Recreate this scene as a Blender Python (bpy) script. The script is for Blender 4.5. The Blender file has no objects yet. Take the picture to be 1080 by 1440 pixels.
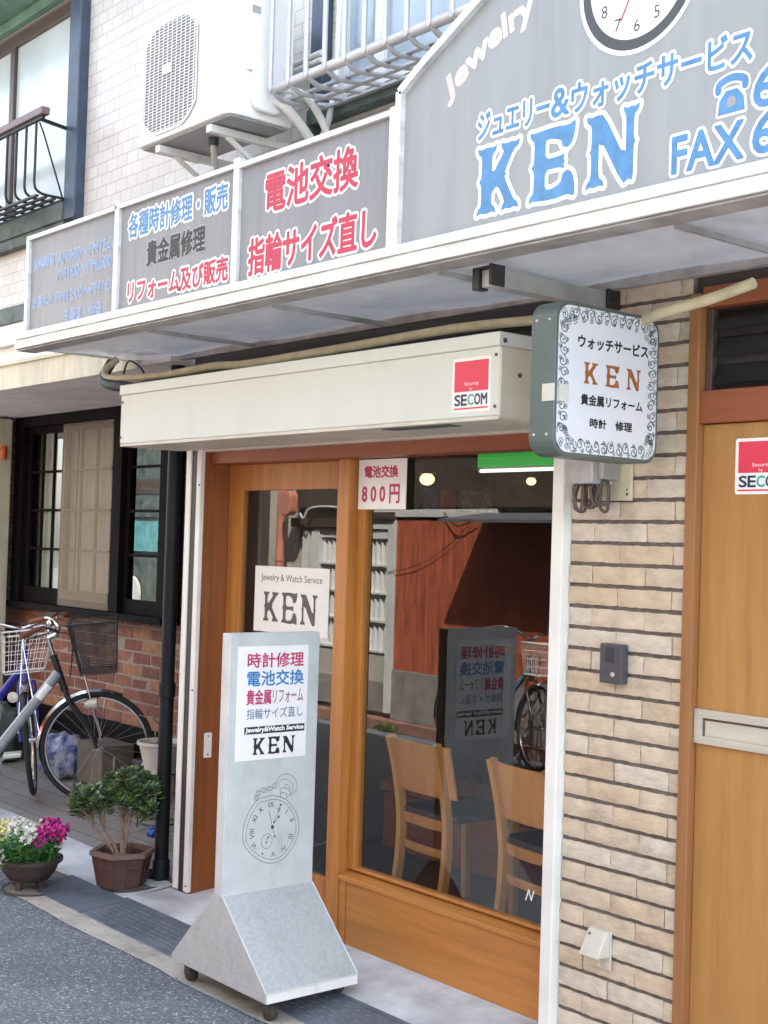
import bpy, bmesh, math, random
from math import sin, cos, pi, radians as R
from mathutils import Vector as V, Matrix
random.seed(7)
SC = bpy.context.scene
COL = SC.collection

# ------------------------------------------------------------------ camera, sky, sun, exposure
cd = bpy.data.cameras.new('camera'); cam = bpy.data.objects.new('camera', cd); COL.objects.link(cam)
cr = V((0.63847, 0.76903, 0.03081)); cu = V((-0.00138, -0.03889, 0.99924)); cf = V((-0.76964, 0.63803, 0.02377))
cm = Matrix((cr, cu, -cf)).transposed().to_4x4(); cm.translation = V((3.098, -3.3803, 1.7013)); cam.matrix_world = cm
cd.sensor_fit = 'VERTICAL'; cd.sensor_height = 24; cd.sensor_width = 18; cd.lens = 31.786
cd.clip_start = .02; cd.clip_end = 500
SC.camera = cam
W = bpy.data.worlds.new('World'); SC.world = W; W.use_nodes = True
nt = W.node_tree; bg = nt.nodes['Background']
sky = nt.nodes.new('ShaderNodeTexSky'); sky.sky_type = 'NISHITA'; sky.sun_disc = False
SUN_EL, SUN_AZ = R(50), R(42)          # the sun stands behind the shop, so the street front lies in open shade
sky.sun_elevation = SUN_EL; sky.sun_rotation = SUN_AZ; sky.air_density = 1.0; sky.dust_density = 2.5; sky.ozone_density = 0.6
hs = nt.nodes.new('ShaderNodeHueSaturation'); hs.inputs['Saturation'].default_value = .62   # thin high haze whitens the sky
nt.links.new(sky.outputs[0], hs.inputs['Color']); nt.links.new(hs.outputs[0], bg.inputs[0]); bg.inputs[1].default_value = .15
ld = bpy.data.lights.new('sun', 'SUN'); ld.energy = 4.6; ld.angle = R(.5); ld.color = (1, .97, .90)
sun = bpy.data.objects.new('sun', ld); COL.objects.link(sun)
sd = V((sin(SUN_AZ) * cos(SUN_EL), cos(SUN_AZ) * cos(SUN_EL), sin(SUN_EL)))   # towards the sun
sun.rotation_euler = sd.to_track_quat('Z', 'Y').to_euler()
SC.view_settings.view_transform = 'Standard'; SC.view_settings.look = 'None'
SC.view_settings.exposure = 2.78; SC.view_settings.gamma = 1
SC.cycles.max_bounces = 10; SC.cycles.transparent_max_bounces = 16
SC.cycles.sample_clamp_indirect = 6

# ------------------------------------------------------------------ materials
def lin(c):
    return tuple((x / 12.92 if x <= .04045 else ((x + .055) / 1.055) ** 2.4) for x in c)

def M(name, col, rough=.55, metal=0, var=.1, vscale=6, bump=0, bscale=80, stretch=(1, 1, 1), col2=None, lo=.35, hi=.65, spec=.5, emit=None, es=0, detail=5, stain=None):
    """Principled surface whose colour wanders between two shades, with a fine bump."""
    m = bpy.data.materials.new(name); m.use_nodes = True
    n, l = m.node_tree.nodes, m.node_tree.links; p = n['Principled BSDF']
    p.inputs['Roughness'].default_value = rough; p.inputs['Metallic'].default_value = metal
    p.inputs['Specular IOR Level'].default_value = spec
    tc = n.new('ShaderNodeTexCoord'); mp = n.new('ShaderNodeMapping'); mp.inputs['Scale'].default_value = stretch
    l.new(tc.outputs['Object'], mp.inputs[0])
    c1 = tuple(max(0, x * (1 - var)) for x in col); c2 = col2 or tuple(min(1, x * (1 + var)) for x in col)
    nz = n.new('ShaderNodeTexNoise'); nz.inputs['Scale'].default_value = vscale; nz.inputs['Detail'].default_value = detail
    nz.inputs['Roughness'].default_value = .6
    l.new(mp.outputs[0], nz.inputs['Vector'])
    rp = n.new('ShaderNodeValToRGB'); rp.color_ramp.elements[0].position = lo; rp.color_ramp.elements[1].position = hi
    rp.color_ramp.elements[0].color = (*c1, 1); rp.color_ramp.elements[1].color = (*c2, 1)
    l.new(nz.outputs['Fac'], rp.inputs[0]); l.new(rp.outputs[0], p.inputs['Base Color'])
    if stain:       # dirt and rain marks: (scale, stretch, strength, threshold)
        sc_, sst, am, th = stain
        m2 = n.new('ShaderNodeMapping'); m2.inputs['Scale'].default_value = sst; m2.inputs['Location'].default_value = (3.1, 7.7, 1.3); l.new(tc.outputs['Object'], m2.inputs[0])
        n2 = n.new('ShaderNodeTexNoise'); n2.inputs['Scale'].default_value = sc_; n2.inputs['Detail'].default_value = 8; n2.inputs['Roughness'].default_value = .65; l.new(m2.outputs[0], n2.inputs['Vector'])
        r3 = n.new('ShaderNodeValToRGB'); r3.color_ramp.elements[0].position = th; r3.color_ramp.elements[1].position = th + .22
        r3.color_ramp.elements[0].color = (1, 1, 1, 1); r3.color_ramp.elements[1].color = (1 - am, 1 - am * 1.03, 1 - am * 1.1, 1); l.new(n2.outputs['Fac'], r3.inputs[0])
        mu = n.new('ShaderNodeMix'); mu.data_type = 'RGBA'; mu.blend_type = 'MULTIPLY'; mu.inputs[0].default_value = 1
        l.new(rp.outputs[0], mu.inputs[6]); l.new(r3.outputs[0], mu.inputs[7]); l.new(mu.outputs[2], p.inputs['Base Color'])
    if bump:
        b2 = n.new('ShaderNodeTexNoise'); b2.inputs['Scale'].default_value = bscale; b2.inputs['Detail'].default_value = 4
        l.new(mp.outputs[0], b2.inputs['Vector'])
        bp = n.new('ShaderNodeBump'); bp.inputs['Strength'].default_value = bump; bp.inputs['Distance'].default_value = .004
        l.new(b2.outputs['Fac'], bp.inputs['Height']); l.new(bp.outputs[0], p.inputs['Normal'])
    if emit:
        p.inputs['Emission Color'].default_value = (*emit, 1); p.inputs['Emission Strength'].default_value = es
    return m

def glass_mat(name, tint=(1, 1, 1), gain=1.7, rough=0.0, haze=None, hazef=0.0):
    """Pane: clear transmission plus a mirror reflection that grows towards grazing angles (both faces counted at the front one)."""
    m = bpy.data.materials.new(name); m.use_nodes = True
    n, l = m.node_tree.nodes, m.node_tree.links; n.clear()
    out = n.new('ShaderNodeOutputMaterial'); tr = n.new('ShaderNodeBsdfTransparent'); tr.inputs[0].default_value = (*tint, 1)
    gl = n.new('ShaderNodeBsdfGlossy'); gl.inputs['Roughness'].default_value = rough; gl.inputs[0].default_value = (1, 1, 1, 1)
    fr = n.new('ShaderNodeFresnel'); fr.inputs[0].default_value = 1.5
    ge = n.new('ShaderNodeNewGeometry'); sub = n.new('ShaderNodeMath'); sub.operation = 'SUBTRACT'; sub.inputs[0].default_value = gain
    mg = n.new('ShaderNodeMath'); mg.operation = 'MULTIPLY'; mg.inputs[1].default_value = gain
    l.new(ge.outputs['Backfacing'], mg.inputs[0]); l.new(mg.outputs[0], sub.inputs[1])
    mu = n.new('ShaderNodeMath'); mu.operation = 'MULTIPLY'; mu.use_clamp = True
    l.new(fr.outputs[0], mu.inputs[0]); l.new(sub.outputs[0], mu.inputs[1])
    base = tr
    if haze:
        df = n.new('ShaderNodeBsdfDiffuse'); df.inputs[0].default_value = (*haze, 1)
        mh = n.new('ShaderNodeMixShader'); mh.inputs[0].default_value = hazef
        l.new(tr.outputs[0], mh.inputs[1]); l.new(df.outputs[0], mh.inputs[2]); base = mh
    mx = n.new('ShaderNodeMixShader'); l.new(mu.outputs[0], mx.inputs[0]); l.new(base.outputs[0], mx.inputs[1]); l.new(gl.outputs[0], mx.inputs[2])
    l.new(mx.outputs[0], out.inputs[0])
    return m

def wood(name, c1, c2, axis='Z', rough=.42):
    st = {'Z': (9, 9, .55), 'X': (.55, 9, 9), 'Y': (9, .55, 9)}[axis]
    return M(name, c1, rough, var=0, vscale=3.2, stretch=st, col2=c2, lo=.27, hi=.75, bump=.15, bscale=14, detail=9, stain=(5, tuple(v * .35 for v in st), .30, .53))

def voro_asphalt():
    m = bpy.data.materials.new('asphalt'); m.use_nodes = True
    n, l = m.node_tree.nodes, m.node_tree.links; p = n['Principled BSDF']; p.inputs['Roughness'].default_value = .85
    tc = n.new('ShaderNodeTexCoord')
    vo = n.new('ShaderNodeTexVoronoi'); vo.inputs['Scale'].default_value = 125; l.new(tc.outputs['Object'], vo.inputs['Vector'])
    sp = n.new('ShaderNodeSeparateColor'); l.new(vo.outputs['Color'], sp.inputs[0])
    rp = n.new('ShaderNodeValToRGB'); e = rp.color_ramp.elements
    e[0].position = 0; e[0].color = (.085, .096, .108, 1); e[1].position = .8; e[1].color = (.165, .185, .20, 1)
    a = e.new(.92); a.color = (.23, .25, .265, 1); a = e.new(.982); a.color = (.40, .41, .41, 1)
    l.new(sp.outputs[0], rp.inputs[0])
    nz = n.new('ShaderNodeTexNoise'); nz.inputs['Scale'].default_value = 1.7; nz.inputs['Detail'].default_value = 6; l.new(tc.outputs['Object'], nz.inputs['Vector'])
    r2 = n.new('ShaderNodeValToRGB'); r2.color_ramp.elements[0].position = .3; r2.color_ramp.elements[0].color = (.72, .73, .76, 1)
    r2.color_ramp.elements[1].position = .7; r2.color_ramp.elements[1].color = (1.12, 1.12, 1.12, 1); l.new(nz.outputs['Fac'], r2.inputs[0])
    mx = n.new('ShaderNodeMix'); mx.data_type = 'RGBA'; mx.blend_type = 'MULTIPLY'; mx.inputs[0].default_value = 1
    l.new(rp.outputs[0], mx.inputs[6]); l.new(r2.outputs[0], mx.inputs[7]); l.new(mx.outputs[2], p.inputs['Base Color'])
    bp = n.new('ShaderNodeBump'); bp.inputs['Strength'].default_value = .55; bp.inputs['Distance'].default_value = .006
    l.new(vo.outputs['Distance'], bp.inputs['Height']); l.new(bp.outputs[0], p.inputs['Normal'])
    return m

def brick_tex(name, c1, c2, mort, bw, rh, msize, rough=.5, plane='XZ', bump=.3, off=.5, smooth=.1):
    """Flat tiles laid in courses: colour differs from tile to tile, joints sit lower."""
    m = bpy.data.materials.new(name); m.use_nodes = True
    n, l = m.node_tree.nodes, m.node_tree.links; p = n['Principled BSDF']; p.inputs['Roughness'].default_value = rough
    tc = n.new('ShaderNodeTexCoord'); mp = n.new('ShaderNodeMapping')
    if plane == 'XZ': mp.inputs['Rotation'].default_value = (R(-90), 0, 0)
    if plane == 'XYd': mp.inputs['Rotation'].default_value = (0, 0, 0)
    l.new(tc.outputs['Object'], mp.inputs[0])
    b = n.new('ShaderNodeTexBrick'); b.inputs['Scale'].default_value = 1; b.inputs['Brick Width'].default_value = bw; b.inputs['Row Height'].default_value = rh
    b.inputs['Mortar Size'].default_value = msize; b.inputs['Mortar Smooth'].default_value = smooth; b.offset = off
    b.inputs['Color1'].default_value = (*c1, 1); b.inputs['Color2'].default_value = (*c2, 1); b.inputs['Mortar'].default_value = (*mort, 1)
    l.new(mp.outputs[0], b.inputs['Vector'])
    nz = n.new('ShaderNodeTexNoise'); nz.inputs['Scale'].default_value = 2.2; nz.inputs['Detail'].default_value = 6; l.new(tc.outputs['Object'], nz.inputs['Vector'])
    r2 = n.new('ShaderNodeValToRGB'); r2.color_ramp.elements[0].position = .3; r2.color_ramp.elements[0].color = (.86, .85, .84, 1)
    r2.color_ramp.elements[1].position = .7; r2.color_ramp.elements[1].color = (1.04, 1.04, 1.04, 1); l.new(nz.outputs['Fac'], r2.inputs[0])
    mx = n.new('ShaderNodeMix'); mx.data_type = 'RGBA'; mx.blend_type = 'MULTIPLY'; mx.inputs[0].default_value = 1
    l.new(b.outputs['Color'], mx.inputs[6]); l.new(r2.outputs[0], mx.inputs[7]); l.new(mx.outputs[2], p.inputs['Base Color'])
    bp = n.new('ShaderNodeBump'); bp.inputs['Strength'].default_value = bump; bp.inputs['Distance'].default_value = .004; bp.invert = True
    l.new(b.outputs['Fac'], bp.inputs['Height']); l.new(bp.outputs[0], p.inputs['Normal'])
    return m

m_asphalt = voro_asphalt()
m_concrete = M('concrete', (.53, .55, .57), .75, var=.3, vscale=3.5, bump=.35, bscale=45, lo=.3, hi=.7, stain=(2.6, (1, 1, 1), .34, .5))
m_strip = M('old_concrete_edge', (.42, .40, .355), .85, var=.2, vscale=7, bump=.5, bscale=60, lo=.25, hi=.75, stain=(5, (1, 1, 1), .4, .5))
m_ramp = M('ramp_plate', (.15, .17, .205), .45, var=.2, vscale=4, bump=.12, bscale=60, metal=.25, stain=(4, (1, 1, 1), .35, .5))
m_rampdark = M('dark_ramp_plate', (.095, .115, .145), .55, var=.25, vscale=6, bump=.15, bscale=60)
m_paver = brick_tex('floor_tiles', (.20, .188, .178), (.25, .235, .222), (.10, .093, .086), .30, .15, .004, .75, plane='XYd', bump=.25)
m_tile = brick_tex('wall_tiles', (.57, .525, .475), (.625, .585, .535), (.385, .345, .30), .108, .0635, .0026, .32, bump=.35)
m_tileraw = M('tile_edge', (.5, .42, .37), .5)
m_brickt = M('tan_brick', (.535, .445, .335), .8, var=.24, vscale=13, bump=.75, bscale=55, stretch=(1, 1, 1.7), lo=.22, hi=.74, stain=(6, (1, 1, 1), .35, .55))
m_brickt2 = M('pale_tan_brick', (.565, .49, .395), .8, var=.2, vscale=17, bump=.8, bscale=48, stretch=(1, 1, 2.2), lo=.22, hi=.74, stain=(6, (1, 1, 1), .35, .55))
m_brickt3 = M('warm_tan_brick', (.52, .415, .29), .8, var=.28, vscale=11, bump=.85, bscale=60, stretch=(1, 1, 1.4), lo=.2, hi=.76, stain=(6, (1, 1, 1), .35, .55))
m_mortar = M('dark_mortar', (.135, .11, .095), .9, var=.25, vscale=30, bump=.5, bscale=90)
m_red1 = M('red_brick', (.25, .10, .064), .75, var=.25, vscale=16, bump=.5, bscale=60)
m_red2 = M('dark_red_brick', (.185, .062, .042), .75, var=.25, vscale=16, bump=.5, bscale=60)
m_red3 = M('orange_brick', (.33, .155, .088), .75, var=.25, vscale=16, bump=.5, bscale=60)
m_redmort = M('brick_mortar', (.30, .26, .22), .9, var=.15, vscale=20, bump=.3, bscale=90)
W1, W2 = (.355, .135, .028), (.53, .225, .052)
m_woodv = wood('orange_wood_upright', W1, W2, 'Z')
m_woodh = wood('orange_wood_rail', W1, W2, 'X')
m_woodred = wood('reddish_wood', (.23, .062, .022), (.31, .09, .033), 'X')
m_woodside = wood('reddish_wood_upright', (.20, .062, .018), (.30, .10, .03), 'Z')
m_door = wood('brown_door_veneer', (.34, .165, .046), (.44, .225, .068), 'Z', .38)
m_doorframe = wood('brown_door_frame', (.26, .115, .042), (.33, .15, .055), 'Z')
m_chair = wood('pale_beech', (.54, .245, .072), (.64, .31, .10), 'Z')
m_ivory = M('ivory_paint', (.60, .63, .575), .42, var=.02, vscale=3, stretch=(2, 1, .7), bump=.03, bscale=30, stain=(2.6, (3, 3, .7), .06, .56))
m_ivorydull = M('ivory_paint_worn', (.58, .55, .46), .5, var=.12, vscale=6)
m_whiterail = M('white_metal', (.74, .74, .70), .4, var=.06, vscale=5, stain=(4, (5, 5, .4), .22, .54))
m_alu = M('aluminium_frame', (.66, .67, .655), .36, metal=.3, var=.14, vscale=4, stretch=(1, 1, 5), stain=(5, (1.5, 3, 3), .28, .55))
m_aludark = M('weathered_aluminium', (.38, .37, .36), .5, metal=.3, var=.25, vscale=7)
m_soffit = M('soffit_panel', (.56, .57, .575), .16, var=.16, vscale=4, spec=.7, stain=(3.5, (1, 1, 1), .35, .5))
_n, _l = m_soffit.node_tree.nodes, m_soffit.node_tree.links      # milky sheet that lets the sky light through
_t = _n.new('ShaderNodeBsdfTranslucent'); _t.inputs[0].default_value = (.80, .80, .79, 1); _x = _n.new('ShaderNodeMixShader'); _x.inputs[0].default_value = .27
_l.new(_n['Principled BSDF'].outputs[0], _x.inputs[1]); _l.new(_t.outputs[0], _x.inputs[2]); _l.new(_x.outputs[0], _n['Material Output'].inputs[0])
m_grey = M('grey_sign_panel', (.295, .312, .322), .36, var=.05, vscale=5, stretch=(3.5, 3.5, .3), stain=(3, (4, 4, .22), .10, .52))
m_grey2 = M('darker_grey_sign_panel', (.225, .232, .245), .36, var=.08, vscale=5, stretch=(3.5, 3.5, .3), stain=(3, (4, 4, .22), .12, .5))
m_white = M('white_lettering', (.82, .82, .82), .45, var=.03)
m_cream = M('cream_lettering', (.66, .57, .53), .5, var=.05)
m_blue = M('blue_lettering', (.075, .235, .455), .45, var=.15, vscale=20)
m_paleblue = M('faded_blue_lettering', (.17, .31, .56), .5, var=.15, vscale=25)
m_red = M('red_lettering', (.50, .022, .065), .45, var=.1, vscale=20)
m_magenta = M('magenta_lettering', (.50, .035, .13), .5, var=.08)
m_black = M('black_lettering', (.02, .02, .022), .5, var=.1)
m_brownl = M('brown_lettering', (.30, .115, .03), .5, var=.15, vscale=30)
m_teal = M('teal_lettering', (.05, .42, .34), .5)
m_navy = M('navy_lettering', (.02, .03, .09), .5)
m_card = M('white_card', (.80, .81, .77), .6, var=.03, vscale=3)
m_sred = M('sticker_red', (.70, .045, .09), .35, var=.04)
m_acwhite = M('appliance_white', (.78, .78, .76), .38, var=.025, vscale=3)
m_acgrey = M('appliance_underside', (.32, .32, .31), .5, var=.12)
m_hose = M('cream_hose_tape', (.50, .45, .29), .7, var=.15, vscale=14, bump=.2, bscale=40)
m_pipegrey = M('grey_pipe', (.44, .44, .43), .5, var=.1)
m_cable = M('black_cable', (.018, .018, .02), .55)
m_darkpipe = M('black_downpipe', (.012, .014, .018), .5, spec=.2, var=.2, vscale=5)
m_navypipe = M('navy_trim', (.035, .055, .085), .42, var=.35, vscale=4)
m_copper = M('weathered_copper', (.05, .07, .064), .6, var=.35, vscale=7, col2=(.125, .16, .14))
m_greeneave = M('green_copper_eave', (.11, .21, .155), .6, var=.3, vscale=5)
m_bronze = M('bronze_window_frame', (.085, .058, .05), .45, var=.15)
m_darkframe = M('black_brown_window_frame', (.007, .006, .006), .7, var=.2, spec=.08)
m_iron = M('black_iron', (.02, .019, .02), .5, var=.2)
m_railbrown = M('brown_handrail', (.15, .10, .092), .45, var=.15)
m_frost = M('frosted_pane', (.52, .58, .58), .18, var=.1, vscale=1.6, spec=.8)
m_bluefrost = M('bluish_frosted_pane', (.36, .45, .52), .14, var=.25, vscale=2.0, spec=.8)
m_guard = M('light_grey_tube', (.52, .53, .54), .35, metal=.35, var=.08)
m_guardbar = M('shaded_grey_tube', (.34, .34, .35), .45, metal=.3, var=.1)
m_board = M('pale_grey_board', (.57, .615, .62), .42, metal=.15, var=.06, vscale=9, bump=.04, bscale=120, stain=(5, (2, 2, .5), .16, .52))
m_galv = M('galvanised_sheet', (.47, .50, .50), .5, metal=.2, var=.09, vscale=70, bump=.06, bscale=120, stain=(9, (1, 1, .5), .15, .52))
m_rust = M('rubber_caster', (.04, .033, .03), .7, var=.3)
m_greencase = M('grey_green_casing', (.085, .115, .105), .38, var=.12, vscale=4)
m_orn = M('dark_scroll_paint', (.055, .08, .075), .5)
m_clear = M('clear_plastic', (.36, .36, .36), .15, var=.15, vscale=10, spec=.8)
m_ivplate = M('yellowed_plate', (.58, .53, .38), .5, var=.08)
m_slate = M('dark_slate_plastic', (.055, .06, .07), .4, var=.08, bump=.05, bscale=200)
m_beigep = M('beige_plastic', (.55, .52, .45), .4, var=.05)
m_steel = M('brushed_steel', (.52, .53, .465), .4, metal=.35, var=.1, vscale=4, stretch=(.6, 4, 8))
m_chrome = M('chrome', (.62, .62, .63), .16, metal=1, var=.05)
m_tyre = M('tyre_rubber', (.018, .018, .019), .75, var=.2)
m_bikegrey = M('silver_grey_frame', (.27, .31, .345), .32, metal=.3, var=.15, vscale=7)
m_bikeblk = M('black_frame_paint', (.02, .021, .024), .3)
m_bikeblue = M('blue_frame_paint', (.022, .02, .28), .25, var=.1)
m_bikecyan = M('cyan_frame_paint', (.08, .32, .48), .3)
m_grip = M('brown_grip', (.16, .055, .032), .6)
m_potred = M('brown_plastic_pot', (.085, .042, .036), .55, var=.18, vscale=9)
m_potrim = M('dusty_pot_rim', (.17, .115, .095), .6, var=.2)
m_potdark = M('dark_brown_bowl', (.055, .038, .034), .55, var=.2)
m_soil = M('potting_soil', (.05, .032, .022), .95, var=.4, vscale=50, bump=.6)
m_trunk = M('jade_stem_bark', (.26, .19, .145), .85, var=.3, vscale=30, bump=.5)
m_leafd = M('dark_jade_leaf', (.06, .105, .052), .35, var=.35, vscale=14)
m_leafm = M('mid_jade_leaf', (.11, .175, .075), .35, var=.3, vscale=14)
m_leafy = M('yellow_green_leaf', (.16, .215, .045), .4, var=.25, vscale=14)
m_fleaf = M('flower_leaf', (.07, .235, .065), .5, var=.35, vscale=20)
m_fleaf2 = M('bright_flower_leaf', (.15, .36, .085), .5, var=.3, vscale=20)
m_pwhite = M('white_petal', (.78, .78, .70), .6, var=.05)
m_ppink = M('magenta_petal', (.56, .02, .27), .6, var=.2, vscale=40)
m_pyel = M('pale_yellow_petal', (.66, .62, .22), .6, var=.15, vscale=40)
m_pdark = M('maroon_petal', (.16, .02, .05), .6, var=.2)
m_hang = M('white_planter', (.52, .51, .46), .5, var=.1)
m_bag = M('clear_blue_bag', (.05, .10, .36), .3, var=.3, vscale=11, bump=.6, bscale=18, col2=(.40, .45, .52), lo=.4, hi=.6)
m_bagprint = M('blue_bag_print', (.02, .06, .30), .4)
m_carton = M('cardboard', (.15, .125, .10), .8, var=.15)
m_amber = M('amber_lens', (.55, .09, .01), .3)
m_cover = M('cast_cover', (.21, .20, .185), .8, var=.25, vscale=20, bump=.4)
m_covering = M('cover_ring', (.05, .05, .048), .7)
m_eave = M('cream_fascia', (.60, .56, .42), .6, var=.15, vscale=4, stretch=(3, 1, .6), stain=(4, (4, 4, .4), .3, .52))
m_eaveun = M('eave_underside', (.78, .76, .73), .7, var=.08, stain=(2, (1, 1, 1), .2, .5))
m_curtain = M('white_curtain', (.66, .66, .63), .8, var=.12, vscale=3, stretch=(26, 1, .3))
m_screen = M('insect_screen', (.215, .165, .115), .75, var=.06)
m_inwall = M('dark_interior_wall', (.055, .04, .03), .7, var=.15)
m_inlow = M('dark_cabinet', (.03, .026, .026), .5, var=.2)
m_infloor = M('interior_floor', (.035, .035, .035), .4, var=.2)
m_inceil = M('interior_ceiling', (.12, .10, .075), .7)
m_ingreen = M('glowing_green_fascia', (.03, .40, .06), .4, emit=(.03, .6, .07), es=.06)  # faint green glow put into the fascia itself
m_tube = M('lit_tube', (.8, .8, .8), .4, emit=(.95, 1, .92), es=.22)
m_lamp = M('lit_globe', (.8, .8, .8), .4, emit=(1, .72, .36), es=.32)
m_poster = M('faded_print', (.30, .12, .09), .5, var=.6, vscale=18, col2=(.4, .36, .3))
m_oppred = M('weathered_red_sheet', (.41, .095, .042), .7, var=.4, vscale=5, stretch=(5, 1, .45), bump=.25, bscale=20)
m_oppcream = M('cream_render', (.42, .385, .32), .85, var=.12, vscale=3, bump=.2)
m_oppgrey = M('grey_footing', (.235, .21, .195), .85, var=.25, vscale=6)
m_oppwhite = M('chalky_white_frame', (.62, .61, .57), .6, var=.1)
m_oppdark = M('dark_timber_and_shade', (.065, .045, .035), .7, var=.25)
m_opppipe = M('terracotta_pipe', (.50, .19, .13), .5)
m_rooftile = M('roof_sheet', (.13, .13, .14), .6, var=.2)
m_louvre = M('smoked_louvre', (.014, .014, .013), .2, spec=.3)
m_door_glass = glass_mat('shopfront_glass', (.95, .96, .955), 1.5)
m_house_glass = glass_mat('house_glass', (.85, .88, .86), 1.6)
m_dirt = M('grime', (.11, .105, .10), .9, var=.3, vscale=20)

# ------------------------------------------------------------------ mesh helpers
class MB:
    def __init__(s): s.v = []; s.f = []; s.m = []
    def add(s, vs, fs, m=0):
        o = len(s.v); s.v += [tuple(v) for v in vs]; s.f += [tuple(i + o for i in f) for f in fs]; s.m += [m] * len(fs); return s
    def box(s, a, b, m=0):
        x0, x1 = sorted((a[0], b[0])); y0, y1 = sorted((a[1], b[1])); z0, z1 = sorted((a[2], b[2]))
        return s.add([(x0, y0, z0), (x1, y0, z0), (x1, y1, z0), (x0, y1, z0), (x0, y0, z1), (x1, y0, z1), (x1, y1, z1), (x0, y1, z1)],
                     [(3, 2, 1, 0), (4, 5, 6, 7), (0, 1, 5, 4), (1, 2, 6, 5), (2, 3, 7, 6), (3, 0, 4, 7)], m)
    def hexa(s, p, m=0):      # p: 4 bottom + 4 top, both counterclockwise from above
        return s.add(p, [(3, 2, 1, 0), (4, 5, 6, 7), (0, 1, 5, 4), (1, 2, 6, 5), (2, 3, 7, 6), (3, 0, 4, 7)], m)
    def bar(s, a, b, w, h, up=(0, 0, 1), m=0):
        a, b = V(a), V(b); d = (b - a).normalized(); sx = d.cross(V(up)).normalized(); uz = sx.cross(d)
        q = [(-w, -h), (w, -h), (w, h), (-w, h)]
        p = [c + sx * (x / 2) + uz * (y / 2) for c in (a, b) for x, y in q]
        return s.add(p, [(0, 1, 2, 3), (7, 6, 5, 4), (4, 5, 1, 0), (5, 6, 2, 1), (6, 7, 3, 2), (7, 4, 0, 3)], m)
    def prism(s, pts, fr, d0, d1, m=0):     # outline in frame (O, s, t, n), extruded from d0 to d1 along n
        O, a, b, n = fr; k = len(pts); A = area(pts)
        if A < 0: pts = pts[::-1]
        vs = [O + a * x + b * y + n * d0 for x, y in pts] + [O + a * x + b * y + n * d1 for x, y in pts]
        if d1 < d0: vs = vs[k:] + vs[:k]
        return s.add(vs, [tuple(range(k - 1, -1, -1)), tuple(range(k, 2 * k))] + [(i, (i + 1) % k, k + (i + 1) % k, k + i) for i in range(k)], m)
    def flat(s, pts, fr, d, m=0):
        O, a, b, n = fr
        if area(pts) < 0: pts = pts[::-1]
        return s.add([O + a * x + b * y + n * d for x, y in pts], [tuple(range(len(pts)))], m)
    def cyl(s, a, b, r, r2=None, seg=12, m=0, caps=True):
        a, b = V(a), V(b); r2 = r if r2 is None else r2; d = (b - a).normalized()
        x = d.orthogonal().normalized(); y = d.cross(x)
        vs = [a + (x * cos(2 * pi * i / seg) + y * sin(2 * pi * i / seg)) * r for i in range(seg)] + [b + (x * cos(2 * pi * i / seg) + y * sin(2 * pi * i / seg)) * r2 for i in range(seg)]
        fs = [(i, (i + 1) % seg, seg + (i + 1) % seg, seg + i) for i in range(seg)]
        if caps: fs += [tuple(range(seg - 1, -1, -1)), tuple(range(seg, 2 * seg))]
        return s.add(vs, fs, m)
    def tube(s, pts, r, seg=8, m=0, closed=False, rs=None):
        pts = [V(p) for p in pts]; n = len(pts); rings = []; x = None
        for i, p in enumerate(pts):
            if closed: d = pts[(i + 1) % n] - pts[i - 1]
            else: d = pts[min(i + 1, n - 1)] - pts[max(i - 1, 0)]
            d.normalize()
            if x is None: x = d.orthogonal().normalized()
            else:
                x = x - d * x.dot(d)
                x = d.orthogonal().normalized() if x.length < 1e-6 else x.normalized()
            y = d.cross(x); rr = rs[i] if rs else r
            rings.append([p + (x * cos(2 * pi * k / seg) + y * sin(2 * pi * k / seg)) * rr for k in range(seg)])
        vs = [v for q in rings for v in q]; fs = []
        for i in range(n if closed else n - 1):
            j = (i + 1) % n
            fs += [(i * seg + k, i * seg + (k + 1) % seg, j * seg + (k + 1) % seg, j * seg + k) for k in range(seg)]
        if not closed: fs += [tuple(range(seg - 1, -1, -1)), tuple((n - 1) * seg + k for k in range(seg))]
        return s.add(vs, fs, m)
    def lathe(s, prof, c, axis=(0, 0, 1), seg=24, m=0, sx=1, sy=1):
        c = V(c); ax = V(axis).normalized(); x = V((1, 0, 0)) if abs(ax.z) > .9 else ax.orthogonal().normalized(); y = ax.cross(x)
        vs = [c + ax * h + (x * cos(2 * pi * k / seg) * sx + y * sin(2 * pi * k / seg) * sy) * r for r, h in prof for k in range(seg)]
        fs = []
        for i in range(len(prof) - 1):
            fs += [(i * seg + k, i * seg + (k + 1) % seg, (i + 1) * seg + (k + 1) % seg, (i + 1) * seg + k) for k in range(seg)]
        if prof[0][0] > 1e-5: fs.append(tuple(range(seg - 1, -1, -1)))
        if prof[-1][0] > 1e-5: fs.append(tuple((len(prof) - 1) * seg + k for k in range(seg)))
        return s.add(vs, fs, m)
    def ball(s, c, r, seg=12, m=0, sc=(1, 1, 1)):
        c = V(c); n = seg // 2; vs = []; fs = []
        for i in range(n + 1):
            for k in range(seg):
                a = pi * i / n; vs.append(c + V((sin(a) * cos(2 * pi * k / seg) * sc[0], sin(a) * sin(2 * pi * k / seg) * sc[1], -cos(a) * sc[2])) * r)
        for i in range(n): fs += [(i * seg + k, i * seg + (k + 1) % seg, (i + 1) * seg + (k + 1) % seg, (i + 1) * seg + k) for k in range(seg)]
        return s.add(vs, fs, m)
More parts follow.
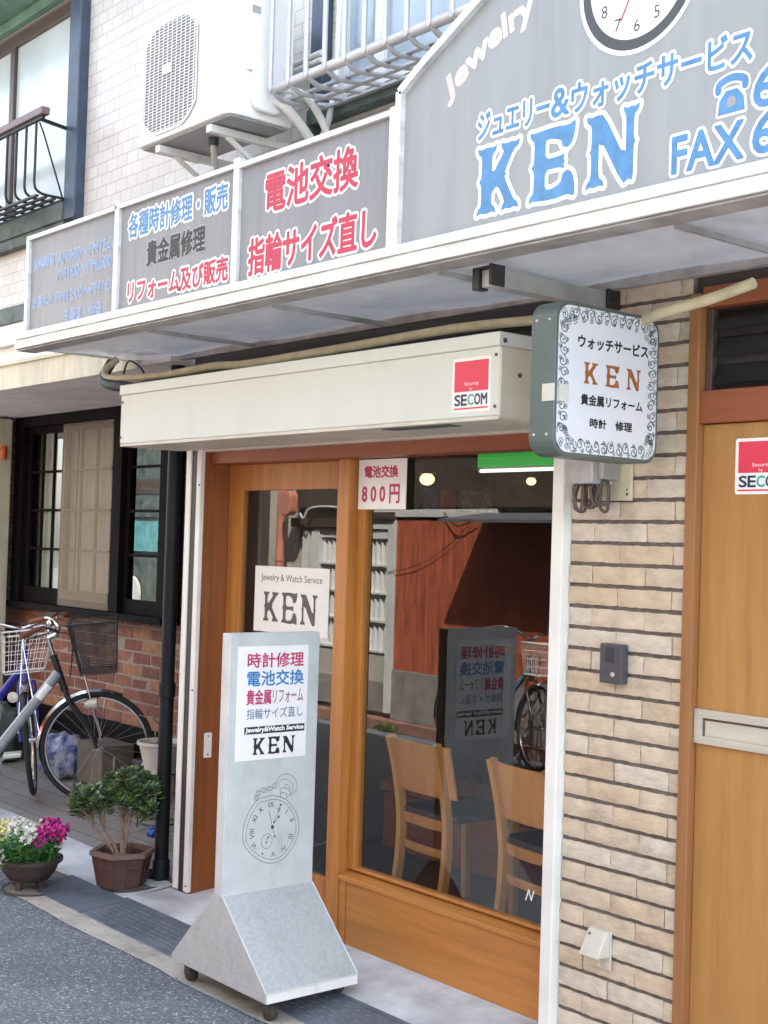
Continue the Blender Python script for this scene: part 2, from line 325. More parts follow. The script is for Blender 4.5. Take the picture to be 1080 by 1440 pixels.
    def ribbon(s, pts, w, fr, d, m=0, closed=False, st=6e-6):
        """flat painted line with round joints; each piece sits a hair above the last"""
        O, a, b, n = fr; k = len(pts); idx = range(k if closed else k - 1)
        for q, i in enumerate(idx):
            p0, p1 = pts[i], pts[(i + 1) % k]; dx, dy = p1[0] - p0[0], p1[1] - p0[1]; L = math.hypot(dx, dy)
            if L < 1e-7: continue
            th = math.atan2(dy, dx); r = w / 2; o = []
            for j in range(5): t = th - pi / 2 + pi * j / 4; o.append((p1[0] + r * cos(t), p1[1] + r * sin(t)))
            for j in range(5): t = th + pi / 2 + pi * j / 4; o.append((p0[0] + r * cos(t), p0[1] + r * sin(t)))
            dd = d + st * (q % 40)
            s.add([O + a * x + b * y + n * dd for x, y in o], [tuple(range(10))], m)
        return s

def area(p): return sum(p[i - 1][0] * p[i][1] - p[i][0] * p[i - 1][1] for i in range(len(p))) / 2
def FR(o, s, t): s, t = V(s), V(t); return (V(o), s, t, s.cross(t))
FACADE = lambda y: FR((0, y, 0), (1, 0, 0), (0, 0, 1))       # faces the street (-Y); outline in (X, Z)
SIDE = lambda x: FR((x, 0, 0), (0, 1, 0), (0, 0, 1))         # faces +X; outline in (Y, Z)
def rrect(x0, x1, y0, y1, r, n=5):
    o = []
    for cx, cy, a in ((x1 - r, y0 + r, -pi / 2), (x1 - r, y1 - r, 0), (x0 + r, y1 - r, pi / 2), (x0 + r, y0 + r, pi)):
        for i in range(n + 1): t = a + pi / 2 * i / n; o.append((cx + r * cos(t), cy + r * sin(t)))
    return o
def circ(cx, cy, r, n=32, ry=None): return [(cx + r * cos(2 * pi * i / n), cy + (ry or r) * sin(2 * pi * i / n)) for i in range(n)]
def spline(p, n=6):
    p = [V(x) if len(x) == 3 else V((*x, 0)) for x in p]; o = []
    for i in range(len(p) - 1):
        a, b, c, d = p[max(i - 1, 0)], p[i], p[i + 1], p[min(i + 2, len(p) - 1)]
        for k in range(n):
            t = k / n; o.append(.5 * ((2 * b) + (c - a) * t + (2 * a - 5 * b + 4 * c - d) * t * t + (3 * b - a - 3 * c + d) * t ** 3))
    o.append(p[-1]); return o
def spline2(p, n=5): return [(q.x, q.y) for q in spline([(x, y, 0) for x, y in p], n)]

ORG = {}
def build(mb, name, mats, parent=None, smooth=None, bevel=0, at=None, label=None):
    """ONE mesh object from world (or, under a turned parent, local) coordinates"""
    me = bpy.data.meshes.new(name)
    o0 = V(ORG[parent.name]) if parent else V(at or (0, 0, 0))
    me.from_pydata([V(v) - o0 for v in mb.v], [], mb.f)
    for m in (mats if isinstance(mats, (list, tuple)) else [mats]): me.materials.append(m)
    me.polygons.foreach_set('material_index', mb.m)
    if smooth:
        me.polygons.foreach_set('use_smooth', [True] * len(me.polygons)); me.set_sharp_from_angle(angle=R(smooth))
    me.update()
    o = bpy.data.objects.new(name, me); COL.objects.link(o)
    if parent: o.parent = parent
    else: o.location = o0
    ORG[o.name] = tuple(o0)
    if bevel:
        b = o.modifiers.new('edge', 'BEVEL'); b.width = bevel; b.segments = 2; b.limit_method = 'ANGLE'; b.angle_limit = R(50)
    if label: o['label'] = label
    return o
def tag(o, label, cat, group=None):
    o['label'] = label; o['category'] = cat
    if group: o['group'] = group
    return o
def thing(name, label, cat, loc=(0, 0, 0), rot=None, group=None):
    o = bpy.data.objects.new(name, None); COL.objects.link(o); o.location = loc; o.empty_display_size = .1
    ORG[o.name] = tuple(loc)
    if rot: o.rotation_euler = rot; ORG[o.name] = (0, 0, 0)
    return tag(o, label, cat, group)
def struct(o, kind='structure'): o['kind'] = kind; return o
def one(mb, name, mats, label, cat, at, group=None, **k): return tag(build(mb, name, mats, at=at, **k), label, cat, group)

# ------------------------------------------------------------------ lettering
GLY = {}
def glyphs(body):
    """fill polygons and boundary edges of a line of text, in font units"""
    if body in GLY: return GLY[body]
    c = bpy.data.curves.new('text', 'FONT'); c.body = body; c.size = 1; c.resolution_u = 3
    o = bpy.data.objects.new('text', c); COL.objects.link(o)
    dg = bpy.context.evaluated_depsgraph_get(); me = bpy.data.meshes.new_from_object(o.evaluated_get(dg))
    vs = [(v.co.x, v.co.y) for v in me.vertices]; fs = [tuple(p.vertices) for p in me.polygons]
    cnt = {}
    for f in fs:
        for i in range(len(f)):
            e = tuple(sorted((f[i - 1], f[i]))); cnt[e] = cnt.get(e, 0) + 1
    ed = [e for e, k in cnt.items() if k == 1]
    bpy.data.objects.remove(o); bpy.data.curves.remove(c); bpy.data.meshes.remove(me)
    GLY[body] = (vs, fs, ed); return GLY[body]
def natw(body, h):
    vs = glyphs(body)[0]; return h * (max(v[0] for v in vs) - min(v[0] for v in vs)) / (max(v[1] for v in vs) - min(v[1] for v in vs))
def write(mb, body, fr, box, m, bold=0, outline=0, mo=0, d=.0008, skew=0, warp=None):
    """text fitted to box (x0,x1,y0,y1) of the frame; bold thickens strokes, outline adds a wider pale edge below"""
    vs, fs, ed = glyphs(body); x0, x1, y0, y1 = box
    ax, bx = min(v[0] for v in vs), max(v[0] for v in vs); ay, by = min(v[1] for v in vs), max(v[1] for v in vs)
    P = []
    for x, y in vs:
        s, t = (x - ax) / (bx - ax), (y - ay) / max(by - ay, 1e-6)
        p = (x0 + (x1 - x0) * s + skew * t * (y1 - y0), y0 + (y1 - y0) * t)
        P.append(warp(*p) if warp else p)
    O, a, b, n = fr
    if outline:
        for q, (i, j) in enumerate(ed): mb.ribbon([P[i], P[j]], outline * 2 + bold * 2, fr, d + 7e-6 * (q % 60), mo)
        d += .0006
    if bold:
        for q, (i, j) in enumerate(ed): mb.ribbon([P[i], P[j]], bold * 2, fr, d + 5e-6 * (q % 40), m)
        d += .0003
    mb.add([O + a * x + b * y + n * d for x, y in P], [f if area([P[k] for k in f]) > 0 else f[::-1] for f in fs], m)
    return mb

def ken_outline(w):
    """western slab letters K E N with forked serifs; w is the stem width"""
    a = .11; r = a + w
    st_l = [(0, 0), (.03, .09), (a, .14), (a, .44), (a - .05, .485), (a - .05, .515), (a, .56), (a, .86), (.03, .91), (0, 1.0), (.10, .968), (a + w / 2, .99)]
    K = st_l + [(r + .02, .968), (r + .11, 1), (r + .08, .91), (r, .86), (r, .56), (.66 - w * .1, .86), (.58, .91), (.56, 1.0), (.68, .968), (.79, .985), (.90, .965), (1.0, 1.0), (.97, .90), (.86, .86),
         (r + .30, .565), (r + .34, .52), (r + .285, .50), (.88, .14), (.97, .09), (1.0, 0), (.90, .032), (.80, .012), (.70, .032), (.59, 0), (.62, .09), (.67, .14), (r + .135, .40), (r, .30), (r, .14), (r + .08, .09), (r + .11, 0), (r + .02, .032), (a + w / 2, .01), (.10, .032)]
    h = w * .62
    E = st_l[:10] + [(.10, .985), (.35, 1.0), (.62, 1.0), (.84, .975), (1.0, 1.03), (.985, .86), (.93, .72), (.83, .66), (.72, .70), (.70, .78), (.62, 1 - h - .03), (.48, 1 - h), (r, 1 - h), (r, .5 + h / 2), (.66, .5 + h / 2), (.78, .60), (.755, .52), (.79, .49), (.755, .46), (.78, .38), (.66, .5 - h / 2), (r, .5 - h / 2), (r, h), (.50, h - .01), (.63, h + .02), (.71, .22), (.73, .32), (.84, .37), (.95, .30), (1.0, .15), (1.0, -.03), (.85, .025), (.60, -.005), (.35, 0), (.10, .025)]
    t = w * .62
    N = [(0, 0), (.03, .09), (a, .14), (a, .46), (a - .045, .5), (a, .54), (a, .86), (.02, .90), (0, 1), (.11, .968), (.21, .985), (.36, .968), (.86 - t * .4, .30), (.86 - t * .4, .86), (.76, .91), (.73, 1.0), (.83, .968), (.89, .985), (.97, .968), (1.06, 1.0), (1.03, .91), (.86 + t * .6, .86), (.86 + t * .6, .55), (.90 + t * .6, .51), (.86 + t * .6, .47), (.86 + t * .6, 0), (.86, .03), (.80 - t * .3, -.03), (a + t, .72 - w * .1), (a + t, .14), (a + t + .09, .09), (a + t + .12, 0), (a + t + .03, .032), (a + t / 2, .01), (.10, .032)]
    return K, E, N
def write_ken(mb, fr, box, m, w=.26, outline=0, mo=0, d=.0008, gap=.22):
    x0, x1, y0, y1 = box; tot = 3 + 2 * gap; k = (x1 - x0) / tot
    for i, g in enumerate(ken_outline(w)):
        p = [(x0 + k * (x + i * (1 + gap)), y0 + (y1 - y0) * y) for x, y in g]
        q = []
        for j in range(len(p)):           # soften the corners once
            u, v = p[j], p[(j + 1) % len(p)]
            q += [(u[0] * .8 + v[0] * .2, u[1] * .8 + v[1] * .2), (u[0] * .2 + v[0] * .8, u[1] * .2 + v[1] * .8)]
        if outline: mb.ribbon(q, outline * 2, fr, d, mo, True); mb.flat(q, fr, d + .0004, m)
        else: mb.flat(q, fr, d, m)
    return mb

# ------------------------------------------------------------------ the ground
b = MB(); b.add([(-60, -60, 0), (60, -60, 0), (60, 60, 0), (-60, 60, 0)], [(0, 1, 2, 3)]); struct(build(b, 'road', m_asphalt))
b = MB()
y0 = [-.60, -.588]; n = 60; ring = []
for i in range(n + 1): ring.append((-3.0 + 6.6 * i / n, -.590 + random.uniform(-.004, .004) + .006 * sin(i * .7), .004))
vs = ring + [(p[0], -.475, .006) for p in ring]
b.add(vs, [(i, i + 1, n + 2 + i, n + 1 + i) for i in range(n)]); struct(build(b, 'kerb_strip', m_strip))
b = MB()   # tiled forecourt of the recess on the left, rising to the house
b.add([(-9, -.40, .012), (-2.46, -.245, .03), (-2.46, .96, .16), (-9, .96, .16), (-9, -.40, -.1), (-2.46, -.245, -.1)], [(0, 1, 2, 3), (4, 5, 1, 0)]); struct(build(b, 'forecourt_paving', m_paver))
b = MB()   # plain concrete margin of the forecourt along the gutter
b.add([(-9, -.42, .016), (-2.462, -.249, .034), (-2.462, .02, .063), (-4.2, .08, .066), (-9, .0, .058)], [(0, 1, 2, 3, 4)]); struct(build(b, 'concrete_margin', m_concrete))
b = MB()   # concrete doorstep, falling to the gutter
b.hexa([(-2.44, -.245, 0), (3.4, -.245, 0), (3.4, .2, 0), (-2.44, .2, 0), (-2.44, -.245, .045), (3.4, -.245, .045), (3.4, .2, .08), (-2.44, .2, .08)])
struct(build(b, 'doorstep_pavement', m_concrete, bevel=.006))

def ramp(x0, x1, mt, label, bumps):
    b = MB(); za, zb = .010, .040
    b.hexa([(x0, -.478, .001), (x1, -.478, .001), (x1, -.25, .001), (x0, -.25, .001), (x0, -.478, za), (x1, -.478, za), (x1, -.25, zb), (x0, -.25, zb)])
    t = thing('ramp_plate', label, 'ramp plate', ((x0 + x1) / 2, -.36, 0))
    build(b, 'plate', mt, t, bevel=.003)
    if bumps:
        g = MB(); z = lambda y: za + (y + .478) / .228 * (zb - za)
        nx = int((x1 - x0) / .03)
        for i in range(nx):
            for j in range(6):
                x = x0 + .02 + i * .03 + (.015 if j % 2 else 0); y = -.438 + j * .029; c = V((x, y, z(y)))
                d = V((.011, .0045 if (i + j) % 2 else -.0045, 0)); e = V((-d.y, d.x, 0)) * .38
                up = V((0, 0, .0022))
                g.add([c - d - e, c + d - e, c + d + e, c - d + e, c - d * .7 - e * .5 + up, c + d * .7 - e * .5 + up, c + d * .7 + e * .5 + up, c - d * .7 + e * .5 + up],
                      [(4, 5, 6, 7), (0, 1, 5, 4), (1, 2, 6, 5), (2, 3, 7, 6), (3, 0, 4, 7)])
        build(g, 'tread_pattern', m_ramp, t)
        f = MB(); f.hexa([(x0, -.262, zb - .004), (x1, -.262, zb - .004), (x1, -.2462, zb), (x0, -.2462, zb), (x0, -.262, zb + .003), (x1, -.262, zb + .003), (x1, -.2462, zb + .007), (x0, -.2462, zb + .007)])
        build(f, 'back_strip', m_rampdark, t)
    return t
ramp(-2.98, -2.452, m_rampdark, 'plain dark kerb ramp plate between the flower bowl and the doorstep', False)
ramp(-2.445, -1.21, m_ramp, 'patterned grey kerb ramp plate at the left end of the doorstep', True)
ramp(-1.2, .9, m_ramp, 'patterned grey kerb ramp plate running right from under the standing sign', True)

for (x, y, r, z, lab) in ((-2.96, -.46, .14, .003, 'round cast cover in the ground under the flower bowl'), (-2.66, -.09, .15, .047, 'round pale cover in the paving behind the hexagonal pot')):
    t = thing('ground_cover', lab, 'cover', (x, y, z))
    c = MB().cyl((x, y, z - .02), (x, y, z + .006), r, seg=40); build(c, 'lid', m_cover, t)
    c = MB().lathe([(r, -.02), (r, .008), (r + .012, .008), (r + .012, -.02)], (x, y, z), seg=40); build(c, 'rim', m_covering, t)

rng = random.Random(77); b = MB()      # grit and crumbs gathered along the gutter edge
for k in range(260):
    x = rng.uniform(-3.4, 1.2); y = -.60 + rng.gauss(0, .045); y = min(y, -.49) if rng.random() < .8 else -.485; r = rng.uniform(.0015, .0048); a0 = rng.random() * 6
    p = [(x + r * cos(a0 + i * 1.57) * rng.uniform(.6, 1.2), y + r * sin(a0 + i * 1.57) * rng.uniform(.6, 1.2), .0065) for i in range(4)]
    b.add(p + [(x, y, .007 + r * .8)], [(0, 1, 4), (1, 2, 4), (2, 3, 4), (3, 0, 4)], rng.choice((0, 0, 1, 2)))
struct(build(b, 'gutter_grit', [m_strip, m_dirt, m_trunk]), 'stuff')
# ------------------------------------------------------------------ the shop building
shop = thing('shop_building', 'cream tiled shop building with timber shopfront and tan brick pier', 'building', (-1.2, 0, 0))
def walls(mb, x0, x1, z0, z1, ya, yb, holes, m=0):
    xs = sorted({x0, x1, *[h[0] for h in holes], *[h[1] for h in holes]})
    for a, c in zip(xs, xs[1:]):
        hs = sorted([(h[2], h[3]) for h in holes if h[0] <= a and h[1] >= c]); z = z0
        for p, q in hs + [(z1, z1)]:
            if p > z: mb.box((a, ya, z), (c, yb, p), m)
            z = q
b = MB(); walls(b, -12, 3.5, 2.62, 6.2, 0, .14, [(-5.7, -3.74, 3.53, 4.70), (-1.40, 1.5, 3.53, 4.75)])
build(b, 'tiled_wall', m_tile, shop)
b = MB(); b.box((-2.46, .03, 2.36), (.48, .14, 2.62)); b.box((.48, .03, 2.5), (3.5, .14, 2.62)); build(b, 'lintel_wall', m_inwall, shop)  # dark colour puts the shade above the shutter box into the wall
b = MB(); b.box((-12, .14, 0), (-11.9, 7, 6.2)); b.box((3.4, .14, 0), (3.5, 7, 6.2)); b.box((-11.9, 6.9, 0), (3.4, 7, 6.2)); build(b, 'side_wall', m_oppcream, shop)
b = MB(); b.box((-12.1, -.15, 6.2), (3.6, 7.1, 6.35)); build(b, 'roof', m_rooftile, shop)
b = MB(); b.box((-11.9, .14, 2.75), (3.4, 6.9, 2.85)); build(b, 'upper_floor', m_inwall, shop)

# tan brick pier, brick by brick
b = MB(); L = .2196; zj = 1.7978
def brick(mb, x0, x1, z0, z1, y, m, jit=.0018, dep=.03):
    j = lambda: random.uniform(-jit, jit); yy = y + random.uniform(-.0025, .0025)
    p = [(x0 + j(), yy + j(), z0 + j()), (x1 + j(), yy + j(), z0 + j()), (x1, y + dep, z0), (x0, y + dep, z0),
         (x0 + j(), yy + j(), z1 + j()), (x1 + j(), yy + j(), z1 + j()), (x1, y + dep, z1), (x0, y + dep, z1)]
    mb.hexa(p, m)
def split_brick(mb, x0, x1, z0, z1, y, m, dep=.03):
    """a split-faced strip: rough front of small facets, ragged edges"""
    nx, nz = max(3, int((x1 - x0) / .017)), 5; off = random.uniform(-.003, .003); vs = []; sk = random.uniform(-.003, .003)
    for j in range(nz + 1):
        for i in range(nx + 1):
            ed = i in (0, nx) or j in (0, nz)
            vs.append((x0 + (x1 - x0) * i / nx + (random.uniform(-.0012, .0012) if ed else random.uniform(-.004, .004)), y + off + sk * (j / nz - .5) + random.uniform(-.0013, .0013) + (.0028 if ed else 0), z0 + (z1 - z0) * j / nz + (random.uniform(-.0016, .0012) if ed else random.uniform(-.003, .003))))
    n = (nx + 1) * (nz + 1); mb.add(vs + [(v[0], y + dep, v[2]) for v in vs], [(j * (nx + 1) + i, j * (nx + 1) + i + 1, (j + 1) * (nx + 1) + i + 1, (j + 1) * (nx + 1) + i) for j in range(nz) for i in range(nx)]
        + [(n + i, n + i + 1, i + 1, i) for i in range(nx)] + [(nz * (nx + 1) + i, nz * (nx + 1) + i + 1, n + nz * (nx + 1) + i + 1, n + nz * (nx + 1) + i) for i in range(nx)]
        + [(j * (nx + 1), (j + 1) * (nx + 1), n + (j + 1) * (nx + 1), n + j * (nx + 1)) for j in range(nz)] + [(n + j * (nx + 1) + nx, n + (j + 1) * (nx + 1) + nx, (j + 1) * (nx + 1) + nx, j * (nx + 1) + nx) for j in range(nz)], m)
for k in range(-11, 25):
    zt, zb = zj - .07 * k - .0065, zj - .07 * (k + 1) + .0065
    xs = [-.002] + [x for x in ([.1026 + L * i for i in range(2)] if k % 2 == 0 else [.1026 + L * (i + .5) for i in range(2)])] + [.479]
    xs = [xs[0]] + [x + random.uniform(-.004, .004) for x in xs[1:-1]] + [xs[-1]]
    for x0, x1 in zip(xs, xs[1:]): split_brick(b, x0 + .0015, x1 - .0015, zb, zt, 0, random.choice((0, 0, 1, 2)))
pier = build(b, 'brick_pier', [m_brickt, m_brickt2, m_brickt3], shop, smooth=38)
b = MB(); b.box((-.003, .0085, .05), (.4785, .14, 2.6)); build(b, 'mortar', m_mortar, pier)

# upper windows: recess, frame, pane
def upper_window(x0, x1, z0, z1, mf, mp, mull, reveal_l=None):
    w = MB()
    w.box((x0, .02, z0), (x1, .075, z0 + .05)); w.box((x0, .02, z1 - .07), (x1, .075, z1)); w.box((x0, .02, z0 + .05), (x0 + .05, .075, z1 - .07)); w.box((x1 - .05, .02, z0 + .05), (x1, .075, z1 - .07))
    for x in mull: w.box((x - .03, .022, z0 + .05), (x + .03, .073, z1 - .07))
    f = build(w, 'upper_window', mf, shop, bevel=.003)
    p = MB(); xs = [x0 + .05] + [v for x in mull for v in (x - .03, x + .03)] + [x1 - .05]
    for i in range(0, len(xs), 2): p.box((xs[i], .044, z0 + .05), (xs[i + 1], .052, z1 - .07))
    build(p, 'pane', mp, f)
    d = MB(); d.box((x0, .08, z0), (x1, .10, z1)); build(d, 'blind', m_curtain, f)
    return f
upper_window(-5.7, -3.74, 3.53, 4.70, m_bronze, m_frost, [-4.66])
upper_window(-1.40, 1.5, 3.53, 4.75, m_whiterail, m_bluefrost, [-1.13, -.2, .75])
b = MB(); b.box((-3.74, -.06, 3.42), (-3.61, 0, 5.2)); build(b, 'navy_trim', m_navypipe, shop, bevel=.006)
b = MB(); b.box((-1.50, -.05, 3.515), (-1.41, 0, 5.2)); build(b, 'navy_trim', m_navypipe, shop, bevel=.006)
b = MB(); b.box((-5.9, -.07, 3.42), (-3.742, 0, 3.525)); b.box((-5.9, -.055, 3.36), (-3.745, 0, 3.42)); build(b, 'copper_flashing', m_copper, shop, bevel=.004)
b = MB(); b.box((-1.5, -.06, 3.445), (1.7, 0, 3.512)); b.box((-1.5, -.05, 3.38), (-1.468, 0, 3.445)); build(b, 'copper_flashing', m_copper, shop, bevel=.004)
b = MB(); b.box((-6.1, -.42, 4.76), (-3.75, 0, 4.84)); b.box((-6.1, -.46, 4.84), (-3.74, 0, 4.95)); b.box((-6.1, -.05, 4.702), (-3.75, 0, 4.76)); build(b, 'copper_window_hood', m_greeneave, shop, bevel=.006)

# shopfront joinery
b = MB(); b.box((-2.278, .02, 2.05), (-.053, .13, 2.12)); b.box((-2.278, .13, 2.062), (-.053, .165, 2.12)); build(b, 'shopfront_header', m_woodred, shop, bevel=.003)
b = MB(); b.box((-2.34, -.01, .05), (-2.28, .175, 2.2)); build(b, 'shopfront_jamb', m_woodside, shop, bevel=.003)
b = MB(); b.box((-1.368, .07, .07), (-1.294, .165, 2.05)); build(b, 'mullion', m_woodv, shop, bevel=.004)
d = MB(); d.box((-2.279, .13, .07), (-2.169, .165, 2.05)); d.box((-1.45, .13, .07), (-1.372, .165, 2.05)); d.box((-2.169, .131, 1.93), (-1.45, .164, 2.05)); d.box((-2.169, .131, .07), (-1.45, .164, .287))
door = build(d, 'sliding_door', m_woodv, shop, bevel=.003)
d = MB(); d.box((-2.169, .146, .287), (-1.45, .151, 1.93)); build(d, 'glass', m_door_glass, door)
b = MB(); b.box((-2.281, .035, .685), (-2.2755, .075, .80)); b.cyl((-2.2755, .055, .70), (-2.274, .055, .70), .004, seg=8, m=1); b.cyl((-2.2755, .055, .785), (-2.274, .055, .785), .004, seg=8, m=1)
build(b, 'white_finger_plate', [m_acwhite, m_slate], shop)
b = MB(); b.box((-1.294, .085, .07), (-.06, .12, .325)); b.box((-1.294, .08, .07), (-1.25, .0848, .325)); build(b, 'stall_board', m_woodh, shop, bevel=.003)
b = MB(); b.hexa([(-1.294, .074, .325), (-.06, .074, .325), (-.06, .165, .325), (-1.294, .165, .325), (-1.294, .074, .345), (-.06, .074, .345), (-.06, .165, .365), (-1.294, .165, .365)]); build(b, 'window_sill', m_woodh, shop, bevel=.003)
w = MB(); w.box((-1.294, .118, .365), (-1.245, .16, 2.05)); w.box((-1.245, .12, .365), (-.06, .16, .378)); w.box((-.10, .118, .378), (-.056, .16, 2.05))
win = build(w, 'shop_window', m_woodv, shop, bevel=.003)
w = MB(); w.box((-1.245, .138, .378), (-.10, .143, 2.10)); build(w, 'glass', m_door_glass, win)

# interior
b = MB()
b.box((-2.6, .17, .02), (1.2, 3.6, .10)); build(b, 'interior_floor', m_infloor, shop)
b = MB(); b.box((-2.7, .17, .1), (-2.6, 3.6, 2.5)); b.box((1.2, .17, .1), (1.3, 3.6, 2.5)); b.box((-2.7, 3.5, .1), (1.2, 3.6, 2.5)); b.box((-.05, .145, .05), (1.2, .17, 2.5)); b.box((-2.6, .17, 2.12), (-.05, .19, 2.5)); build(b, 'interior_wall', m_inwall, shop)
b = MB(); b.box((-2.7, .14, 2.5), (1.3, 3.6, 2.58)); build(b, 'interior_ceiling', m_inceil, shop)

# entrance door on the right
f = MB(); f.box((.480, -.012, .06), (.520, .06, 2.5)); f.box((.52, .0, 2.10), (1.55, .06, 2.20), 1); f.box((.52, .0, 2.455), (1.55, .06, 2.52), 1); f.box((1.46, .001, .06), (1.55, .059, 2.1))
build(f, 'entrance_frame', [m_doorframe, m_woodred], shop, bevel=.003)
d = MB(); d.box((.521, .02, .09), (1.46, .06, 2.098)); ed = build(d, 'entrance_door', m_door, shop, bevel=.002)
s = MB(); fr = FACADE(.02); x0, x1, z0, z1 = .504, .84, 1.127, 1.231
s.box((x0 + .018, .006, z0), (x1, .02, 1.15)); s.box((x0 + .018, .006, 1.206), (x1, .02, z1)); s.box((x0 + .018, .006, 1.15), (.55, .02, 1.206)); s.box((.80, .006, 1.15), (x1, .02, 1.206)); s.box((.55, .015, 1.15), (.80, .02, 1.206))
s.box((.551, .0135, 1.198), (.799, .0149, 1.2055), 1); s.box((.551, .0135, 1.1505), (.5575, .0149, 1.1975), 1)  # dark strips painted as the shade inside the slot's recess
for x, z in ((.532, 1.221), (.532, 1.137), (.83, 1.221)): s.cyl((x, .006, z), (x, .004, z), .004, seg=8)
build(s, 'mail_slot', [m_steel, m_bronze], ed, bevel=.0015)
lv = MB(); lv.box((.52, .05, 2.2), (1.46, .058, 2.455), 1)
for z in (2.25, 2.335, 2.415):
    lv.hexa([(.56, .012, z - .03), (.98, .012, z - .03), (.98, .018, z - .03), (.56, .018, z - .03), (.56, .036, z + .03), (.98, .036, z + .03), (.98, .042, z + .03), (.56, .042, z + .03)])
lv.box((.522, .02, 2.201), (.545, .049, 2.454), 2)
build(lv, 'louvre_window', [m_louvre, m_inlow, m_bronze], shop, bevel=.002)

# ------------------------------------------------------------------ the recessed brick house on the left
YB = .95
house = thing('brick_house', 'red brick recessed house front with a black framed bay window', 'house', (-5, YB, .1))
b = MB(); bw, bh = .225, .079; random.seed(3)
r = 0; z = .10
while z < 2.62:
    x = -9 + (bw / 2 if r % 2 else 0) - .1
    while x < -2.62:
        brick(b, max(x, -9) + .006, min(x + bw, -2.60) - .006, z + .006, z + bh - .006, YB, random.choice((0, 0, 1, 1, 2)), .002); x += bw
    z += bh; r += 1
bwl = build(b, 'brick_wall', [m_red1, m_red2, m_red3], house, bevel=.003)
b = MB(); b.box((-9, YB + .0028, .08), (-2.6, YB + .14, 2.65)); build(b, 'mortar', m_redmort, bwl)
b = MB(); b.box((-9, YB - .03, .42), (-4.16, YB - .004, .50)); b.box((-9, YB - .05, .36), (-4.16, YB - .004, .42)); b.box((-9, YB - .012, .1), (-4.16, YB - .005, .36), 1); build(b, 'skirting_and_dark_sheet', [m_darkframe, m_inlow], house, bevel=.004)  # lowest box is a flat dark sheet below the skirting
b = MB(); b.box((-4.15, YB - .05, .16), (-2.6, YB - .006, 2.6)); 
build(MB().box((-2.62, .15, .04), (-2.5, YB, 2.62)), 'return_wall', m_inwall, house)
# bay window: two sliding sashes (one behind a screen) and a fixed light
wd = MB(); yf, yk = .83, .945
wd.box((-6.28, yf - .03, 1.17), (-4.02, yk, 1.215)); wd.box((-6.22, yf, 2.46), (-4.67, yk, 2.60)); wd.box((-4.67, yf, 2.46), (-4.02, yk, 2.6))
wd.box((-6.2, yf, 1.215), (-6.07, yk, 2.46)); wd.box((-4.72, yf - .006, 1.215), (-4.60, yk, 2.46)); wd.box((-4.13, yf, 1.215), (-4.02, yk, 2.46))
bay = build(wd, 'bay_window', m_darkframe, house, bevel=.005)
def sash(x0, x1, z0, z1, y, nx, nz, fw, name, mf, lowrail):
    s = MB(); s.box((x0, y, z0), (x1, y + .03, z0 + lowrail)); s.box((x0, y, z1 - fw), (x1, y + .03, z1)); s.box((x0, y, z0 + lowrail), (x0 + fw, y + .03, z1 - fw)); s.box((x1 - fw, y, z0 + lowrail), (x1, y + .03, z1 - fw))
    for i in range(1, nx): x = x0 + fw + (x1 - x0 - 2 * fw) * i / nx; s.box((x - .009, y + .004, z0 + lowrail), (x + .009, y + .022, z1 - fw))
    for i in range(1, nz): z = z0 + lowrail + (z1 - z0 - lowrail - fw) * i / nz; s.box((x0 + fw, y + .006, z - .009), (x1 - fw, y + .02, z + .009))
    return build(s, name, mf, bay, bevel=.002)
sash(-6.07, -5.45, 1.215, 2.46, .875, 3, 4, .05, 'sash', m_darkframe, .11)
sash(-5.50, -4.73, 1.215, 2.46, .858, 3, 4, .05, 'screened_sash', M('brown_sash', (.13, .095, .068), .6), .11)
sash(-4.60, -4.13, 1.215, 2.46, .865, 1, 4, .04, 'fixed_light', m_darkframe, .09)
g = MB(); g.box((-6.07, .89, 1.3), (-5.47, .894, 2.42)); build(g, 'glass', m_house_glass, bay); g = MB(); g.box((-4.57, .88, 1.29), (-4.15, .884, 2.43)); build(g, 'glass', m_house_glass, bay)
g = MB(); g.box((-5.46, .851, 1.26), (-4.78, .854, 2.44)); build(g, 'screen', glass_mat('screen_mesh', (1, 1, 1), .25, .3, (.34, .27, .185), .36), bay)
g = MB(); n = 60   # pleated curtains
for (xa, xb) in ((-5.9, -5.40), (-5.38, -4.75)):
    p = [(xa + (xb - xa) * i / n, .925 + .008 * sin(i * .9)) for i in range(n + 1)]
    g.add([(x, y, 1.26) for x, y in p] + [(x, y, 2.45) for x, y in p], [(i, i + 1, n + 2 + i, n + 1 + i) for i in range(n)])
build(g, 'curtain', m_curtain, bay, smooth=60)
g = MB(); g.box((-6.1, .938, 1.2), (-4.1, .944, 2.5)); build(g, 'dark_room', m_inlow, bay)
# eave above the recess
b = MB(); b.box((-9, -.115, 2.52), (-2.76, -.10, 2.665)); b.box((-9, -.13, 2.655), (-2.76, -.06, 2.675)); build(b, 'eave_fascia', m_eave, house, bevel=.003)
b = MB(); b.box((-9, -.10, 2.535), (-2.47, YB, 2.56)); build(b, 'eave_soffit', m_eaveun, house)
b = MB(); b.box((-9, -.07, 2.79), (-2.92, -.002, 2.81), 1); b.box((-9, -.045, 2.81), (-2.92, -.002, 2.92), 2); b.box((-9, -.055, 2.92), (-2.92, -.002, 3.02)); b.box((-9, -.03, 2.675), (-2.92, -.002, 2.79), 2)
build(b, 'wall_band', [m_copper, m_whiterail, m_eaveun], house, bevel=.004)

